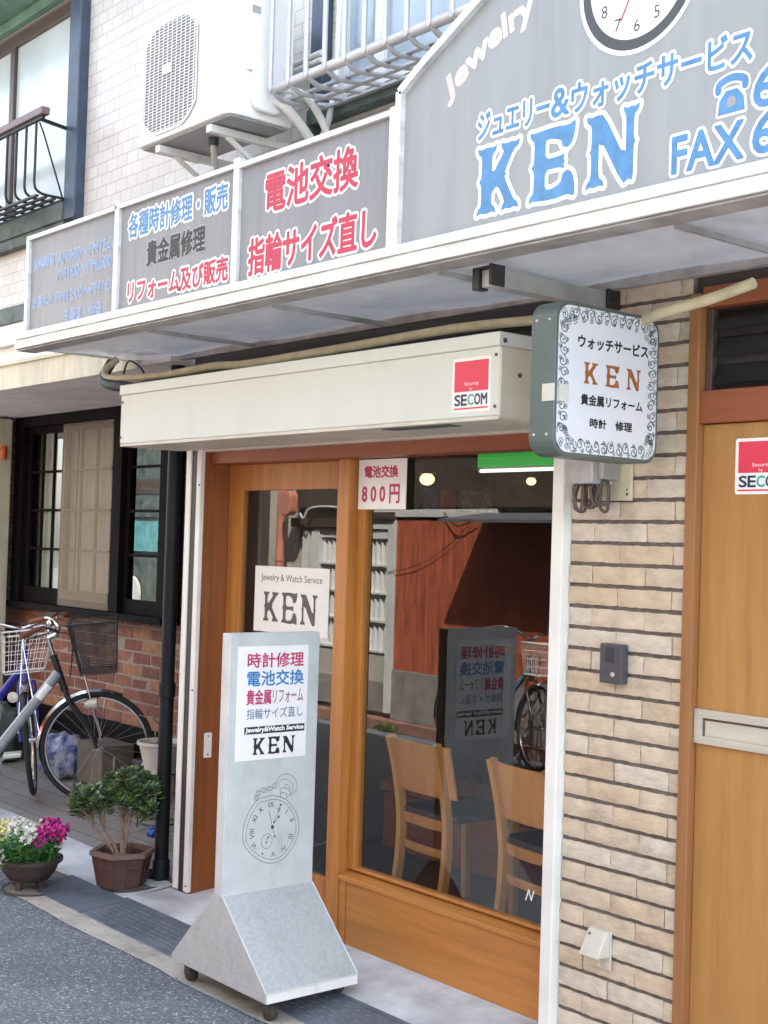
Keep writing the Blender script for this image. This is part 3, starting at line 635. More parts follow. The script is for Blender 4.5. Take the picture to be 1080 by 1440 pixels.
# ------------------------------------------------------------------ houses across the street (seen mirrored in the shop glass)
YO = -4.4
opp = thing('red_sheet_house', 'weathered red sheet clad house across the street with lattice window', 'house', (-5, YO, 0))
O = lambda y: FR((0, y, 0), (-1, 0, 0), (0, 0, 1))
b = MB(); b.box((-8.0, YO - .2, 2.04), (3.5, YO - .02, 5.2)); b.box((-8.0, YO - .2, 0), (3.5, YO - .06, 2.04)); build(b, 'rendered_wall', m_oppcream, opp)
b = MB(); n = 170
for i in range(n): 
    x0 = -6.42 + i * .04; b.hexa([(x0, YO - .05, .56), (x0 + .04, YO - .05, .56), (x0 + .04, YO - (0 if i % 2 else .003), .56), (x0, YO - (0.003 if i % 2 else 0), .56), (x0, YO - .05, 1.93), (x0 + .04, YO - .05, 1.93), (x0 + .04, YO - (0 if i % 2 else .003), 1.93), (x0, YO - (0.003 if i % 2 else 0), 1.93)]) if x0 < .4 else None
build(b, 'red_sheet_wall', m_oppred, opp)
b = MB(); b.box((-6.44, YO - .05, .10), (3.5, YO + .01, .558)); build(b, 'footing', m_oppgrey, opp, bevel=.006)
b = MB(); b.box((-9.0, YO - .05, 0), (3.5, YO + .10, .10)); build(b, 'plinth', M('reddish_plinth', (.25, .13, .095), .85, var=.3, vscale=6), opp, bevel=.006)
b = MB(); b.box((-6.9, YO - .05, 1.955), (-5.1, YO + .02, 2.035)); build(b, 'white_beam', m_oppwhite, opp, bevel=.004)
w = MB(); w.box((-7.0, YO - .04, 1.84), (-6.43, YO + .02, 1.93)); w.box((-6.53, YO - .04, .15), (-6.43, YO + .02, 1.84)); w.box((-7.7, YO - .04, .15), (-7.6, YO + .02, 1.84)); w.box((-7.6, YO - .04, 1.75), (-6.53, YO + .0, 1.84))
for z in (.70, .98, 1.24, 1.5): w.box((-7.6, YO - .03, z - .012), (-6.53, YO + .005, z + .012))
for x in (-7.24, -6.88): w.box((x - .012, YO - .028, .7), (x + .012, YO + .004, 1.75))
lw = build(w, 'lattice_window', m_oppwhite, opp, bevel=.003)
g = MB(); p = [(-7.6 + 1.07 * i / 80, YO - .03 + .012 * sin(i * 1.1)) for i in range(81)]
g.add([(x, y, .7) for x, y in p] + [(x, y, 1.75) for x, y in p], [(i + 1, i, 81 + i, 82 + i) for i in range(80)]); build(g, 'curtain', m_curtain, lw, smooth=60)
g = MB(); g.box((-7.6, YO - .035, .15), (-6.53, YO - .01, .42), 1); g.box((-7.6, YO - .035, .42), (-6.53, YO - .01, .69)); build(g, 'lower_panel', [m_oppcream, m_oppgrey], lw)
b = MB(); b.box((-8.05, YO - .05, 1.85), (-7.0, YO + .05, 1.94)); b.box((-8.0, YO - .05, 2.04), (3.5, YO + .03, 3.1)); b.box((-7.0, YO - .04, 1.93), (-6.43, YO + .05, 2.0)); build(b, 'beam_and_eave_shade', m_oppdark, opp, bevel=.004)  # tall dark board stands for the eave's shadow; the others are beams
b = MB(); rng = random.Random(6)
for k in range(70):
    c = V((-6.9 + rng.choice((0, .5, .6)) + rng.uniform(-.1, .15), YO + .10 + rng.uniform(.0, .04), .0)); d = V((rng.uniform(-.6, .6), rng.uniform(-.3, .8), 1)).normalized(); L = rng.uniform(.05, .13); w_ = V((d.y, -d.x, 0)).normalized() * .012
    b.add([c, c + d * L * .6 + w_, c + d * L, c + d * L * .6 - w_], [(0, 1, 2, 3)])
o = build(b, 'weeds', m_leafy); struct(o, 'stuff')
b = MB(); b.box((-7.88, YO - .05, .15), (-7.78, YO + .02, 1.82)); b.box((-7.73, YO - .05, .15), (-7.705, YO + .02, 1.82)); build(b, 'white_post', m_oppwhite, opp)
b = MB(); b.cyl((-8.16, YO + .09, .02), (-8.16, YO + .09, 3), .045, seg=14); b.cyl((-8.16, YO + .09, 1.5), (-8.16, YO + .09, 1.53), .052, seg=14); build(b, 'downpipe', m_opppipe, opp, smooth=40)
b = MB(); b.hexa([(-5.25, YO - .02, 1.97), (3.5, YO - .02, 1.97), (3.5, YO + .55, 1.90), (-5.25, YO + .55, 1.90), (-5.25, YO - .02, 2.0), (3.5, YO - .02, 2.0), (3.5, YO + .55, 1.925), (-5.25, YO + .55, 1.925)]); build(b, 'shade_awning', m_rooftile, opp)  # overhang added to throw the slanting shade on the red sheet
b = MB(); b.prism(rrect(-7.98, -7.78, 1.96, 2.20, .07, 5), FACADE(YO + .16), -.10, .0); build(b, 'meter_box', m_opppipe, opp, bevel=.01)
b = MB(); b.tube(spline([(-7.80, YO + .12, 1.98), (-7.72, YO + .13, 1.93), (-7.66, YO + .12, 2.02), (-7.5, YO + .08, 2.05), (-7.2, YO + .08, 2.04)], 5), .014, 7); build(b, 'meter_cable', m_pipegrey, opp, smooth=60)
b = MB(); b.tube(spline([(-6.5, YO + .03, 1.45), (-6.1, YO + .03, 1.52), (-5.7, YO + .03, 1.70), (-5.4, YO + .03, 1.92)], 6), .0035, 6); b.tube(spline([(-5.75, YO + .04, 2.0), (-5.55, YO + .06, 1.88), (-5.3, YO + .05, 1.95)], 6), .006, 6); build(b, 'sagging_wire', m_cable, opp, smooth=60)
b = MB(); b.box((-8.2, YO - 5, 5.2), (3.7, YO + .25, 5.35)); build(b, 'roof', m_rooftile, opp)
for x in (-6.8, -4.2, -1.5, 1.0):
    f = build(MB().box((x, YO - .03, 3.2), (x + 1.3, YO + .02, 4.4)), 'window', m_darkframe, opp); build(MB().box((x + .06, YO + .015, 3.26), (x + 1.24, YO + .024, 4.34)), 'pane', m_bluefrost, f)
op2 = thing('plaster_house', 'cream plastered house across the street with timber frame', 'house', (-11, YO, 0))
b = MB(); b.box((-16, YO - .2, 0), (-8.0, YO - .04, 5.6)); build(b, 'plaster_wall', m_oppcream, op2)
b = MB(); b.box((-8.9, YO - .045, .15), (-8.55, YO + .03, 4)); b.box((-16, YO - .045, 2.3), (-8.9, YO + .03, 2.5)); build(b, 'timber_post', m_oppdark, op2)
b = MB(); b.box((-16.2, YO - 5, 5.6), (-8.25, YO + .3, 5.75)); build(b, 'roof', m_rooftile, op2)
b = MB(); b.box((-14.6, YO - .05, 1.98), (-12.9, YO + .02, 3.2)); b.box((-14.6, YO - .05, .2), (-12.9, YO - .01, 1.98)); build(b, 'reflected_dark_panel', m_copper, op2)  # added dark panel, there to darken the bay window's reflection
b = MB().box((-14.1, YO - .05, 1.50), (-13.1, YO + .03, 1.92)); build(b, 'reflected_teal_board', M('reflected_teal_board', (.12, .36, .38), .5, var=.3, vscale=8), op2)  # added board that puts a teal patch into the same reflection
b = MB().prism(rrect(-14.5, -13.65, .15, 1.15, .25, 5), FACADE(YO + .02), -.04, .0); build(b, 'reflected_white_panel', m_oppwhite, op2)  # added white shape, a stand-in for a car in the pane's reflection
f = build(MB().box((-12, YO - .05, .9), (-10.2, YO + .0, 2.1)), 'window', m_darkframe, op2); build(MB().box((-11.92, YO - .002, .98), (-10.28, YO + .006, 2.02)), 'pane', m_bluefrost, f)

# ------------------------------------------------------------------ canopy over the shopfront
can = thing('canopy', 'aluminium shop canopy with white underside over the shopfront', 'canopy', (-.6, 0, 2.55))
YC = -.6275; CX0, CX1 = -2.905, 1.75
b = MB()
for z0, z1, y in ((2.603, 2.634, -.690), (2.583, 2.603, -.682), (2.560, 2.583, -.688)): b.box((CX0, y, z0), (CX1, -.56, z1))
b.box((CX0, -.555, 2.57), (CX0 + .035, -.02, 2.62)); b.box((CX1 - .035, -.555, 2.57), (CX1, -.02, 2.62))
build(b, 'gutter_rail', m_alu, can, bevel=.002)
b = MB(); b.box((CX0 + .01, -.676, 2.552), (CX1, -.585, 2.559)); b.box((CX0 + .04, -.05, 2.545), (CX1 - .04, -.02, 2.60)); build(b, 'lower_trim', m_aludark, can, bevel=.002)
b = MB(); nx, ny = 60, 8   # thin sheets sagging a little between the T bars
bars = [-2.87, -1.84, -.95, -.05, .87, 1.72]
def sag(x, y):
    for p, q in zip(bars, bars[1:]):
        if p <= x <= q: return -.022 * sin(pi * (x - p) / (q - p)) * sin(pi * (y + .58) / .53) + .007 * sin(x * 5.1 + y * 9)
    return 0
g = [[(CX0 + .036 + (CX1 - CX0 - .072) * i / nx, -.582 + .53 * j / ny) for j in range(ny + 1)] for i in range(nx + 1)]
vs = [(x, y, 2.570 + sag(x, y)) for c in g for x, y in c]
b.add(vs, [(i * (ny + 1) + j, i * (ny + 1) + j + 1, (i + 1) * (ny + 1) + j + 1, (i + 1) * (ny + 1) + j) for i in range(nx) for j in range(ny)])
build(b, 'soffit', m_soffit, can, smooth=60)
for x in bars[1:-1]: build(MB().box((x - .006, -.58, 2.545), (x + .006, -.05, 2.562)), 't_bar', m_aludark, can)

def sign_panel(name, label, x0, x1, z1, outline=None):
    t = thing(name, label, 'sign', ((x0 + x1) / 2, YC, 2.636))
    fr = FACADE(YC)
    o = outline or [(x0, 2.636), (x1, 2.636), (x1, z1), (x0, z1)]
    build(MB().prism(o, fr, -.03, 0), 'panel', m_grey if outline else m_grey2, t)
    return t, fr
def frame_bars(t, segs, w=.03):
    f = MB()
    for (a, c, ww) in segs:
        f.bar((a[0], YC - .002, a[1]), (c[0], YC - .002, c[1]), ww, .03, up=(0, 1, 0))
    return build(f, 'frame', m_alu, t, bevel=.002)
def letters(t, mb, mats): return build(mb, 'lettering', mats, t)

# panel 1: opening hours
t, fr = sign_panel('opening_hours_sign', 'grey sign panel with faded pale blue opening hours, leftmost on the canopy', -2.88, -2.045, 3.09)
frame_bars(t, [((-2.892, 2.636), (-2.892, 3.10), .028), ((-2.88, 3.088), (-2.032, 3.088), .02)])
mb = MB()
for body, bx in (('営業時間', (-2.853, -2.64, 2.930, 2.985)), ('AM9:00～PM12:00', (-2.60, -2.056, 2.925, 2.975)), ('PM1:00～PM6:00', (-2.60, -2.092, 2.852, 2.900)), ('お昼休み', (-2.853, -2.64, 2.752, 2.805)), ('PM12:00～PM1:00', (-2.60, -2.056, 2.748, 2.797)), ('日曜日・休日', (-2.525, -2.172, 2.655, 2.708))):
    write(mb, body, fr, bx, 0, bold=.0004, outline=.0028, mo=1)
letters(t, mb, [m_paleblue, M('faded_white', (.50, .55, .62), .5, var=.08, vscale=30)])
# panel 2: repairs
t, fr = sign_panel('repair_service_sign', 'grey sign panel with blue, black and red repair and sales lines', -2.018, -1.140, 3.09)
frame_bars(t, [((-2.031, 2.636), (-2.031, 3.115), .034), ((-2.014, 3.089), (-1.135, 3.089), .02)])
mb = MB()
write(mb, '各種時計修理・販売', fr, (-1.95, -1.198, 2.944, 3.045), 0, bold=.003, outline=.009, mo=3)
write(mb, '貴金属修理', fr, (-1.79, -1.349, 2.808, 2.907), 1, bold=.0035, outline=.004, mo=4)
write(mb, 'リフォーム及び販売', fr, (-1.94, -1.182, 2.672, 2.762), 2, bold=.0032, outline=.009, mo=3)
letters(t, mb, [m_blue, m_black, m_red, m_white, M('pale_outline', (.44, .44, .43), .5)])
# panel 3: battery
t, fr = sign_panel('battery_sign', 'grey sign panel with two lines of large red lettering, beside the big arched sign', -1.106, -.236, 3.085)
frame_bars(t, [((-1.122, 2.636), (-1.122, 3.115), .036), ((-1.104, 3.083), (-.236, 3.083), .02), ((-.222, 2.636), (-.222, 3.10), .028)])
mb = MB()
write(mb, '電池交換', fr, (-.945, -.412, 2.882, 3.024), 0, bold=.0042, outline=.009, mo=1)
write(mb, '指輪サイズ直し', fr, (-1.042, -.307, 2.668, 2.80), 0, bold=.0042, outline=.009, mo=1)
letters(t, mb, [m_red, m_white])
# panel 4: the big arched sign
arch = spline2([(-.19, 3.139), (-.081, 3.203), (.047, 3.270), (.169, 3.334), (.36, 3.415), (.56, 3.462), (.765, 3.478), (.97, 3.462), (1.17, 3.415), (1.36, 3.334), (1.483, 3.270), (1.61, 3.203), (1.72, 3.139)], 3)
t, fr = sign_panel('arched_shop_sign', 'big arched grey shop sign with blue KEN and a clock face', -.19, 1.72, 0, [(-.19, 2.636), (1.72, 2.636)] + arch[::-1])
f = MB(); pts = [(-.19, 2.636)] + arch + [(1.72, 2.636)]
for p, q2 in zip(pts, pts[1:]): f.bar((p[0], YC - .004, p[1]), (q2[0], YC - .004, q2[1]), .026, .034, up=(0, 1, 0))
build(f, 'frame', m_alu, t)
mb = MB()
write(mb, 'ジュエリー', fr, (.163, .452, 2.912, 2.990), 0, bold=.0022, outline=.008, mo=1)
write(mb, '&', fr, (.462, .528, 2.912, 2.990), 0, bold=.0022, outline=.008, mo=1)
write(mb, 'ウォッチサービス', fr, (.538, 1.128, 2.905, 2.990), 0, bold=.0022, outline=.008, mo=1)
write_ken(mb, fr, (.165, .772, 2.682, 2.885), 0, w=.25, outline=.013, mo=1)
write(mb, 'FAX', fr, (.893, 1.108, 2.672, 2.765), 0, bold=.0032, outline=.008, mo=1)
write(mb, '6', fr, (1.137, 1.20, 2.672, 2.768), 0, bold=.0032, outline=.008, mo=1)
write(mb, '6', fr, (1.137, 1.20, 2.785, 2.880), 0, bold=.0032, outline=.008, mo=1)
# telephone mark
px, pz = 1.071, 2.79
tel = [(px - .040, pz), (px + .040, pz), (px + .036, pz + .035), (px + .017, pz + .058), (px - .017, pz + .058), (px - .036, pz + .035)]
hs = spline2([(px - .040, pz + .060), (px - .036, pz + .078), (px, pz + .088), (px + .036, pz + .078), (px + .040, pz + .060)], 4)
mb.ribbon(tel, .014, fr, .0008, 1, True); mb.ribbon(hs, .030, fr, .0009, 1)
mb.flat(tel, fr, .0016, 0); mb.ribbon(hs, .019, fr, .0017, 0); mb.flat(circ(px, pz + .028, .014, 20), fr, .0022, 2)
def arcw(x, y):       # text in a 0..1 by 0..1 box bent along a rising arc
    bx, bz = .025 + x * .355, 3.062 + x * .165 + .022 * sin(pi * x)
    th = math.atan2(.165 + .022 * pi * cos(pi * x), .355)
    h = .078
    return (bx - sin(th) * y * h * .55, bz + cos(th) * y * h)
write(mb, 'Jewelry', fr, (0, 1, -.25, .98), 3, bold=.0055, warp=arcw)
# clock
cx, cz = .765, 3.225
mb.flat(circ(cx, cz, .207, 56), fr, .0010, 1); mb.flat(circ(cx, cz, .194, 56), fr, .0016, 4); mb.flat(circ(cx, cz, .166, 56), fr, .0022, 1)
for k in range(1, 13):
    a = pi / 2 - k * pi / 6; x, z = cx + .132 * cos(a), cz + .132 * sin(a); s = str(k); ww = natw(s, .034) / 2
    write(mb, s, fr, (x - ww, x + ww, z - .017, z + .017), 4, d=.0028)
mb.ribbon([(cx - .055, cz - .105), (cx, cz)], .005, fr, .0034, 5); mb.ribbon([(cx, cz), (cx + .04, cz + .08)], .004, fr, .0038, 5); mb.flat(circ(cx - .005, cz - .012, .010, 16), fr, .0042, 5)
letters(t, mb, [m_blue, m_white, m_grey, m_cream, m_slate, m_red])

# steel strut under the canopy with its two black clamps
st = thing('sign_strut', 'pale steel strut with black clamps under the canopy above the hanging sign', 'strut', (.17, -.25, 2.5))
b = MB().box((.125, -.56, 2.486), (.185, .0, 2.540)); build(b, 'bar', M('dull_aluminium', (.42, .42, .41), .45, metal=.3, var=.15), st, bevel=.003)
for y in (-.56, -.035):
    b = MB(); b.box((.095, y - .012, 2.480), (.124, y + .03, 2.548)); b.box((.1235, y - .012, 2.541), (.187, y + .03, 2.548)); b.box((.186, y - .03, 2.484), (.196, y + .03, 2.548)); b.cyl((.196, y - .012, 2.515), (.200, y - .012, 2.515), .006, seg=8); b.cyl((.196, y + .012, 2.515), (.200, y + .012, 2.515), .006, seg=8)
    build(b, 'clamp', m_iron, st, bevel=.002)

# hoses and cables slung under the canopy
hp = spline([(-2.80, -.20, 2.56), (-2.83, -.245, 2.51), (-2.80, -.26, 2.468), (-2.68, -.26, 2.452), (-2.3, -.25, 2.437), (-1.87, -.245, 2.445), (-1.58, -.25, 2.432), (-.875, -.25, 2.440), (-.326, -.25, 2.448), (.04, -.22, 2.442)], 6)
one(MB().tube(hp, .017, 10), 'cream_hose', m_hose, 'long cream taped hose running under the canopy above the shutter box', 'hose', (-1.4, -.25, 2.44), smooth=60)
hp = spline([(.40, -.16, 2.400), (.523, -.2, 2.413), (.70, -.2, 2.434), (.845, -.2, 2.461)], 6)
one(MB().tube(hp, .0165, 10), 'cream_hose', m_hose, 'short thick cream hose rising to the right of the hanging sign', 'hose', (.6, -.2, 2.43), smooth=60)
hp = spline([(-2.86, -.2, 2.55), (-2.84, -.25, 2.47), (-2.74, -.27, 2.425), (-2.55, -.27, 2.405), (-2.3, -.26, 2.412), (-1.6, -.2, 2.413), (-.9, -.2, 2.42), (-.3, -.2, 2.43), (.05, -.17, 2.43)], 6)
one(MB().tube(hp, .02, 8, rs=[.026 if i < 16 else max(.011, .026 - .004 * (i - 16)) for i in range(len(hp))]), 'black_cable', m_cable, 'thick black cable slung below the cream hose', 'cable', (-1.4, -.2, 2.42), smooth=60)
hp = spline([(-2.70, -.22, 2.48), (-2.62, -.24, 2.53), (-2.52, -.24, 2.50), (-2.46, -.24, 2.455)], 6)
one(MB().tube(hp, .005, 6), 'black_wire', m_cable, 'thin black wire looping above the left end of the hose', 'wire', (-2.6, -.23, 2.5), smooth=60)
b = MB(); b.box((-2.30, -.33, 2.553), (-2.10, -.13, 2.566)); 
one(MB().box((-2.40, -.36, 2.536), (-2.31, -.26, 2.540)), 'tape_patch', m_white, 'white tape patch on the canopy underside near its left end', 'tape', (-2.35, -.31, 2.536))

# ------------------------------------------------------------------ roller shutter box and guides
SY, SX0, SX1, SZ0, SZ1 = -.378, -2.435, .028, 2.109, 2.388
sh = thing('roller_shutter', 'cream roller shutter box above the shopfront with white side guides', 'shutter', (-1.2, -.19, 2.1))
b = MB(); b.box((SX0 + .004, SY + .004, SZ0 + .012), (SX1 - .004, .0, SZ1 - .045)); build(b, 'box', m_ivory, sh, bevel=.004)
b = MB(); b.box((SX0, SY - .004, SZ1 - .046), (SX1, .0, SZ1)); build(b, 'lid', m_ivory, sh, bevel=.004)
b = MB(); b.box((SX0 + .006, SY + .006, SZ0), (SX1 - .006, -.06, SZ0 + .0115)); b.box((SX0 + .006, -.02, SZ0 - .005), (SX1 - .006, .015, SZ0 + .011)); b.box((-.60, SY + .04, SZ0 - .003), (-.25, SY + .10, SZ0 - .0005), 1); build(b, 'bottom_plate', [m_ivorydull, m_copper], sh)
b = MB(); b.box((SX1 - .0035, SY + .006, SZ0 + .005), (SX1 + .002, .0, SZ1 - .05))
for y, z in ((-.29, 2.255), (-.07, 2.15), (-.36, 2.36)): b.cyl((SX1 + .002, y, z), (SX1 + .005, y, z), .008, seg=10, m=1)
build(b, 'end_cap', [m_ivorydull, m_slate], sh)
for x, z in ((-2.415, 2.31), (-2.42, 2.15), (.008, 2.315), (.008, 2.15)): build(MB().cyl((x, SY + .004, z), (x, SY, z), .0055, seg=8), 'screw', m_slate, sh)
for x0, x1, xg in ((-2.412, -2.368, None), (-2.318, -2.281, None)):
    build(MB().box((x0, -.03, .07), (x1, .03, SZ0 + .01)), 'guide_rail', m_whiterail, sh, bevel=.004)
build(MB().box((-2.3675, -.024, .06), (-2.3185, .02, SZ0)), 'guide_groove_shade', m_inlow, sh)  # solid dark filler standing for the shaded groove between the rails
for z in (.10, 1.0, 1.95): build(MB().cyl((-2.29, -.03, z), (-2.29, -.033, z), .005, seg=8), 'screw', m_slate, sh)
build(MB().box((-.053, -.035, .06), (-.002, .04, SZ0 + .01)), 'guide_rail', m_whiterail, sh, bevel=.004)

def sticker(name, label, x0, x1, z0, z1, y, white):
    t = thing(name, label, 'sticker', ((x0 + x1) / 2, y, z0)); fr = FACADE(y)
    w, h = x1 - x0, z1 - z0
    build(MB().prism(rrect(x0, x1, z0, z1, .008, 3), fr, 0, .0015), 'plate', m_card, t)
    mb = MB(); g = .0018
    mb.flat([(x0 + w * .06, z0 + h * .38), (x1 - w * .06, z0 + h * .38), (x1 - w * .06, z1 - h * .06), (x0 + w * .06, z1 - h * .06)], fr, g, 0)
    mb.flat([(x0 + w * .06, z0 + h * .055), (x1 - w * .06, z0 + h * .055), (x1 - w * .06, z0 + h * .085), (x0 + w * .06, z0 + h * .085)], fr, g, 0)
    write(mb, 'Security', fr, (x0 + w * .33, x1 - w * .30, z0 + h * .47, z0 + h * .555), 1, d=g + .0004); write(mb, 'by', fr, (x0 + w * .46, x1 - w * .46, z0 + h * .39, z0 + h * .455), 1, d=g + .0004)
    x = x0 + w * .07; cw = w * .172
    for ch, mi in (('S', 2), ('E', 2), ('C', 3), ('O', 2), ('M', 2)):
        write(mb, ch, fr, (x + cw * .07, x + cw * .93, z0 + h * .13, z0 + h * .325), mi, bold=.0012, d=g + .0004); x += cw * 1.0
    build(mb, 'lettering', [m_sred, m_card, m_navy, m_teal], t)
sticker('security_sticker', 'red and white SECOM sticker on the cream shutter box', -.196, -.014, 2.138, 2.316, SY + .0045, 0)
sticker('security_sticker', 'red and white SECOM plate on the brown entrance door', .641, .823, 1.883, 2.05, .0198, 0)

# ------------------------------------------------------------------ cards stuck on the glass
t = thing('price_card', 'white card reading 800 yen in red, stuck high on the shop window', 'card', (-1.135, .115, 1.84))
b = MB().box((-1.285, .112, 1.842), (-.985, .117, 2.046)); build(b, 'card', M('bright_card', (.88, .88, .85), .5, var=.02), t)
fr = FACADE(.112); mb = MB()
write(mb, '電池交換', fr, (-1.244, -1.034, 1.972, 2.019), 0, bold=.0018); write(mb, '8 0 0 円', fr, (-1.258, -1.022, 1.868, 1.942), 0, bold=.0022)
build(mb, 'lettering', m_magenta, t)
t = thing('door_card', 'white card with black KEN on the sliding door glass', 'card', (-1.79, .146, 1.287))
b = MB().prism([(-2.063, 1.290), (-1.505, 1.292), (-1.503, 1.588), (-2.063, 1.586)], FACADE(.1455), 0, .002); build(b, 'card', m_card, t)
fr = FACADE(.1435); mb = MB()
write(mb, 'Jewelry & Watch Service', fr, (-2.012, -1.552, 1.512, 1.553), 1); write_ken(mb, fr, (-1.99, -1.588, 1.337, 1.474), 0, w=.17, gap=.2)
build(mb, 'lettering', [m_slate, m_bronze], t)
t = thing('glass_sticker', 'small white N shaped mark low on the shop window', 'sticker', (-.27, .137, .44))
mb = MB(); mb.ribbon([(-.288, .455), (-.275, .492), (-.262, .458), (-.25, .492)], .006, FACADE(.137), .0006); build(mb, 'mark', m_card, t)

# ------------------------------------------------------------------ things on the brick pier
# projecting light box sign, faces +X and -X
PX, PT = .437, .097; py0, py1, pz0, pz1 = -.560, -.098, 1.970, 2.418
ps = thing('hanging_sign', 'white light box sign with scroll border and orange KEN, hung out from the pier', 'sign', (PX - PT / 2, -.33, pz0))
b = MB().prism(rrect(py0, py1, pz0, pz1, .055, 6), SIDE(PX - PT), 0, PT); cs = build(b, 'casing', m_greencase, ps, bevel=.004)
fr = SIDE(PX); b = MB().prism(rrect(py0 + .012, py1 - .012, pz0 + .012, pz1 - .012, .046, 6), fr, -.002, .002); build(b, 'face', M('sign_face', (.64, .66, .70), .3, var=.02), ps)
FRB = FR((PX - PT, 0, 0), (0, -1, 0), (0, 0, 1)); b = MB().prism(rrect(-py1 + .012, -py0 - .012, pz0 + .012, pz1 - .012, .046, 6), FRB, -.002, .002); build(b, 'face', m_white, ps)
mb = MB(); rng = random.Random(5)
def curl(cx, cy, r, a0, turn, w=.0034, tail=.9):
    p = []
    for i in range(15):
        k = i / 14; a = a0 + turn * 2 * pi * 1.25 * k; rr = r * (1 - .8 * k); p.append((cx + rr * cos(a), cy + rr * sin(a)))
    mb.ribbon(p, w, fr, .0026 + rng.random() * .0004)
    mb.flat(circ(*p[-1], w * 1.0, 8), fr, .0032)
def border(a, c, n, inward):
    for i in range(n):
        k = (i + .5) / n; x, y = a[0] + (c[0] - a[0]) * k, a[1] + (c[1] - a[1]) * k
        s = 1 if i % 2 else -1; L = math.hypot(c[0] - a[0], c[1] - a[1]) / n
        curl(x + inward[0] * .004 * s, y + inward[1] * .004 * s, L * .56, rng.uniform(0, 6.28), s, .0027)
        curl(x + inward[0] * .014, y + inward[1] * .014, L * .26, rng.uniform(0, 6.28), -s, .0020)
        curl(x - inward[0] * .012 + L * .3 * abs(inward[1]), y - inward[1] * .012 + L * .3 * abs(inward[0]), L * .25, rng.uniform(0, 6.28), s, .0020)
e = .033
border((py0 + e, pz0 + e + .03), (py0 + e, pz1 - e - .03), 10, (1, 0)); border((py1 - e, pz0 + e + .03), (py1 - e, pz1 - e - .03), 10, (-1, 0))
border((py0 + e + .03, pz0 + e), (py1 - e - .03, pz0 + e), 10, (0, 1)); border((py0 + e + .03, pz1 - e), (py1 - e - .03, pz1 - e), 10, (0, -1))
for cx in (py0, py1):
    for cz in (pz0, pz1):
        sx, sz = (1 if cx == py0 else -1), (1 if cz == pz0 else -1)
        for k in range(12):
            u, v = rng.uniform(.025, .085), rng.uniform(.025, .085)
            if u + v < .135: curl(cx + sx * u, cz + sz * v, rng.uniform(.007, .014), rng.uniform(0, 6.28), rng.choice((-1, 1)), .0021)
build(mb, 'scroll_border', m_orn, ps)
mb = MB(); fr = SIDE(PX + .002)
write(mb, 'ウォッチサービス', fr, (-.467, -.155, 2.289, 2.325), 0, bold=.0012); write_ken(mb, fr, (-.440, -.190, 2.185, 2.250), 1, w=.2, gap=.55)
write(mb, '貴金属リフォーム', fr, (-.449, -.175, 2.124, 2.155), 0, bold=.0010); write(mb, '時計　修理', fr, (-.408, -.221, 2.060, 2.087), 0, bold=.0010)
build(mb, 'lettering', [m_black, m_brownl], ps)
b = MB()
for z in (2.03, 2.36):
    for x in (PX - .075, PX - .025): b.ball((x, py0, z), .0045, 8)
build(b, 'rivet', m_steel, ps)
b = MB(); b.box((PX - .045, py0 - .0025, 2.125), (PX + .003, py0 - .0005, 2.175)); b.box((PX + .0045, py0 + .014, 2.125), (PX + .0055, py0 + .055, 2.175)); build(b, 'clear_tape', m_hang, ps)
b = MB(); b.box((PX - PT - .03, -.22, 2.02), (PX - PT - .002, .0, 2.06)); build(b, 'bracket', m_greencase, ps, bevel=.003)

t = thing('cable_box', 'smoky clear plastic cover with looped cables below the hanging sign', 'cable box', (.16, -.08, 1.91))
b = MB().box((.085, -.125, 1.915), (.20, -.02, 2.01)); build(b, 'cover', m_clear, t, bevel=.005)
b = MB().box((.2005, -.10, 1.93), (.225, -.02, 2.01)); build(b, 'inner_bracket', m_aludark, t, bevel=.003)
b = MB(); rng = random.Random(2)
for k in range(7):
    x = .095 + k * .017 + (.01 if k > 3 else 0); y = -.07 + rng.uniform(-.02, .02); dz = rng.uniform(.045, .075)
    b.tube(spline([(x, y, 1.93), (x - .012, y - .01, 1.90), (x - .022 + rng.uniform(-.01, .02), y, 1.915 - dz), (x + .004, y + .01, 1.905 - dz), (x + .018, y, 1.90), (x + .008, y, 1.93)], 5), .0055, 7)
build(b, 'cable_loop', m_bronze, t, smooth=60)
t = thing('mounting_plate', 'yellowed flat plate on the tan brick beside the cable loops', 'plate', (.24, -.005, 1.865))
b = MB().box((.13, -.016, 1.865), (.268, -.003, 2.0)); b.cyl((.255, -.016, 1.885), (.255, -.018, 1.885), .005, seg=8, m=1); b.cyl((.255, -.016, 1.90), (.255, -.018, 1.90), .003, seg=8, m=1); build(b, 'plate', [m_ivplate, m_slate], t, bevel=.002)

ic = thing('intercom', 'dark grey door intercom with round button on the brick pier', 'intercom', (.225, -.02, 1.28))
b = MB().box((.175, -.036, 1.278), (.268, -.003, 1.405)); build(b, 'body', m_slate, ic, bevel=.004)
b = MB()
for i in range(9): b.box((.199 + i * .0045, -.0368, 1.345), (.2005 + i * .0045, -.0355, 1.392))
build(b, 'speaker_slots', M('slot_shadow', (.03, .034, .04), .6), ic)
b = MB().lathe([(0, .005), (.006, .005), (.0075, .003), (.008, 0)][::-1], (.232, -.036, 1.308), (0, -1, 0), 16); build(b, 'button', m_steel, ic, smooth=40)

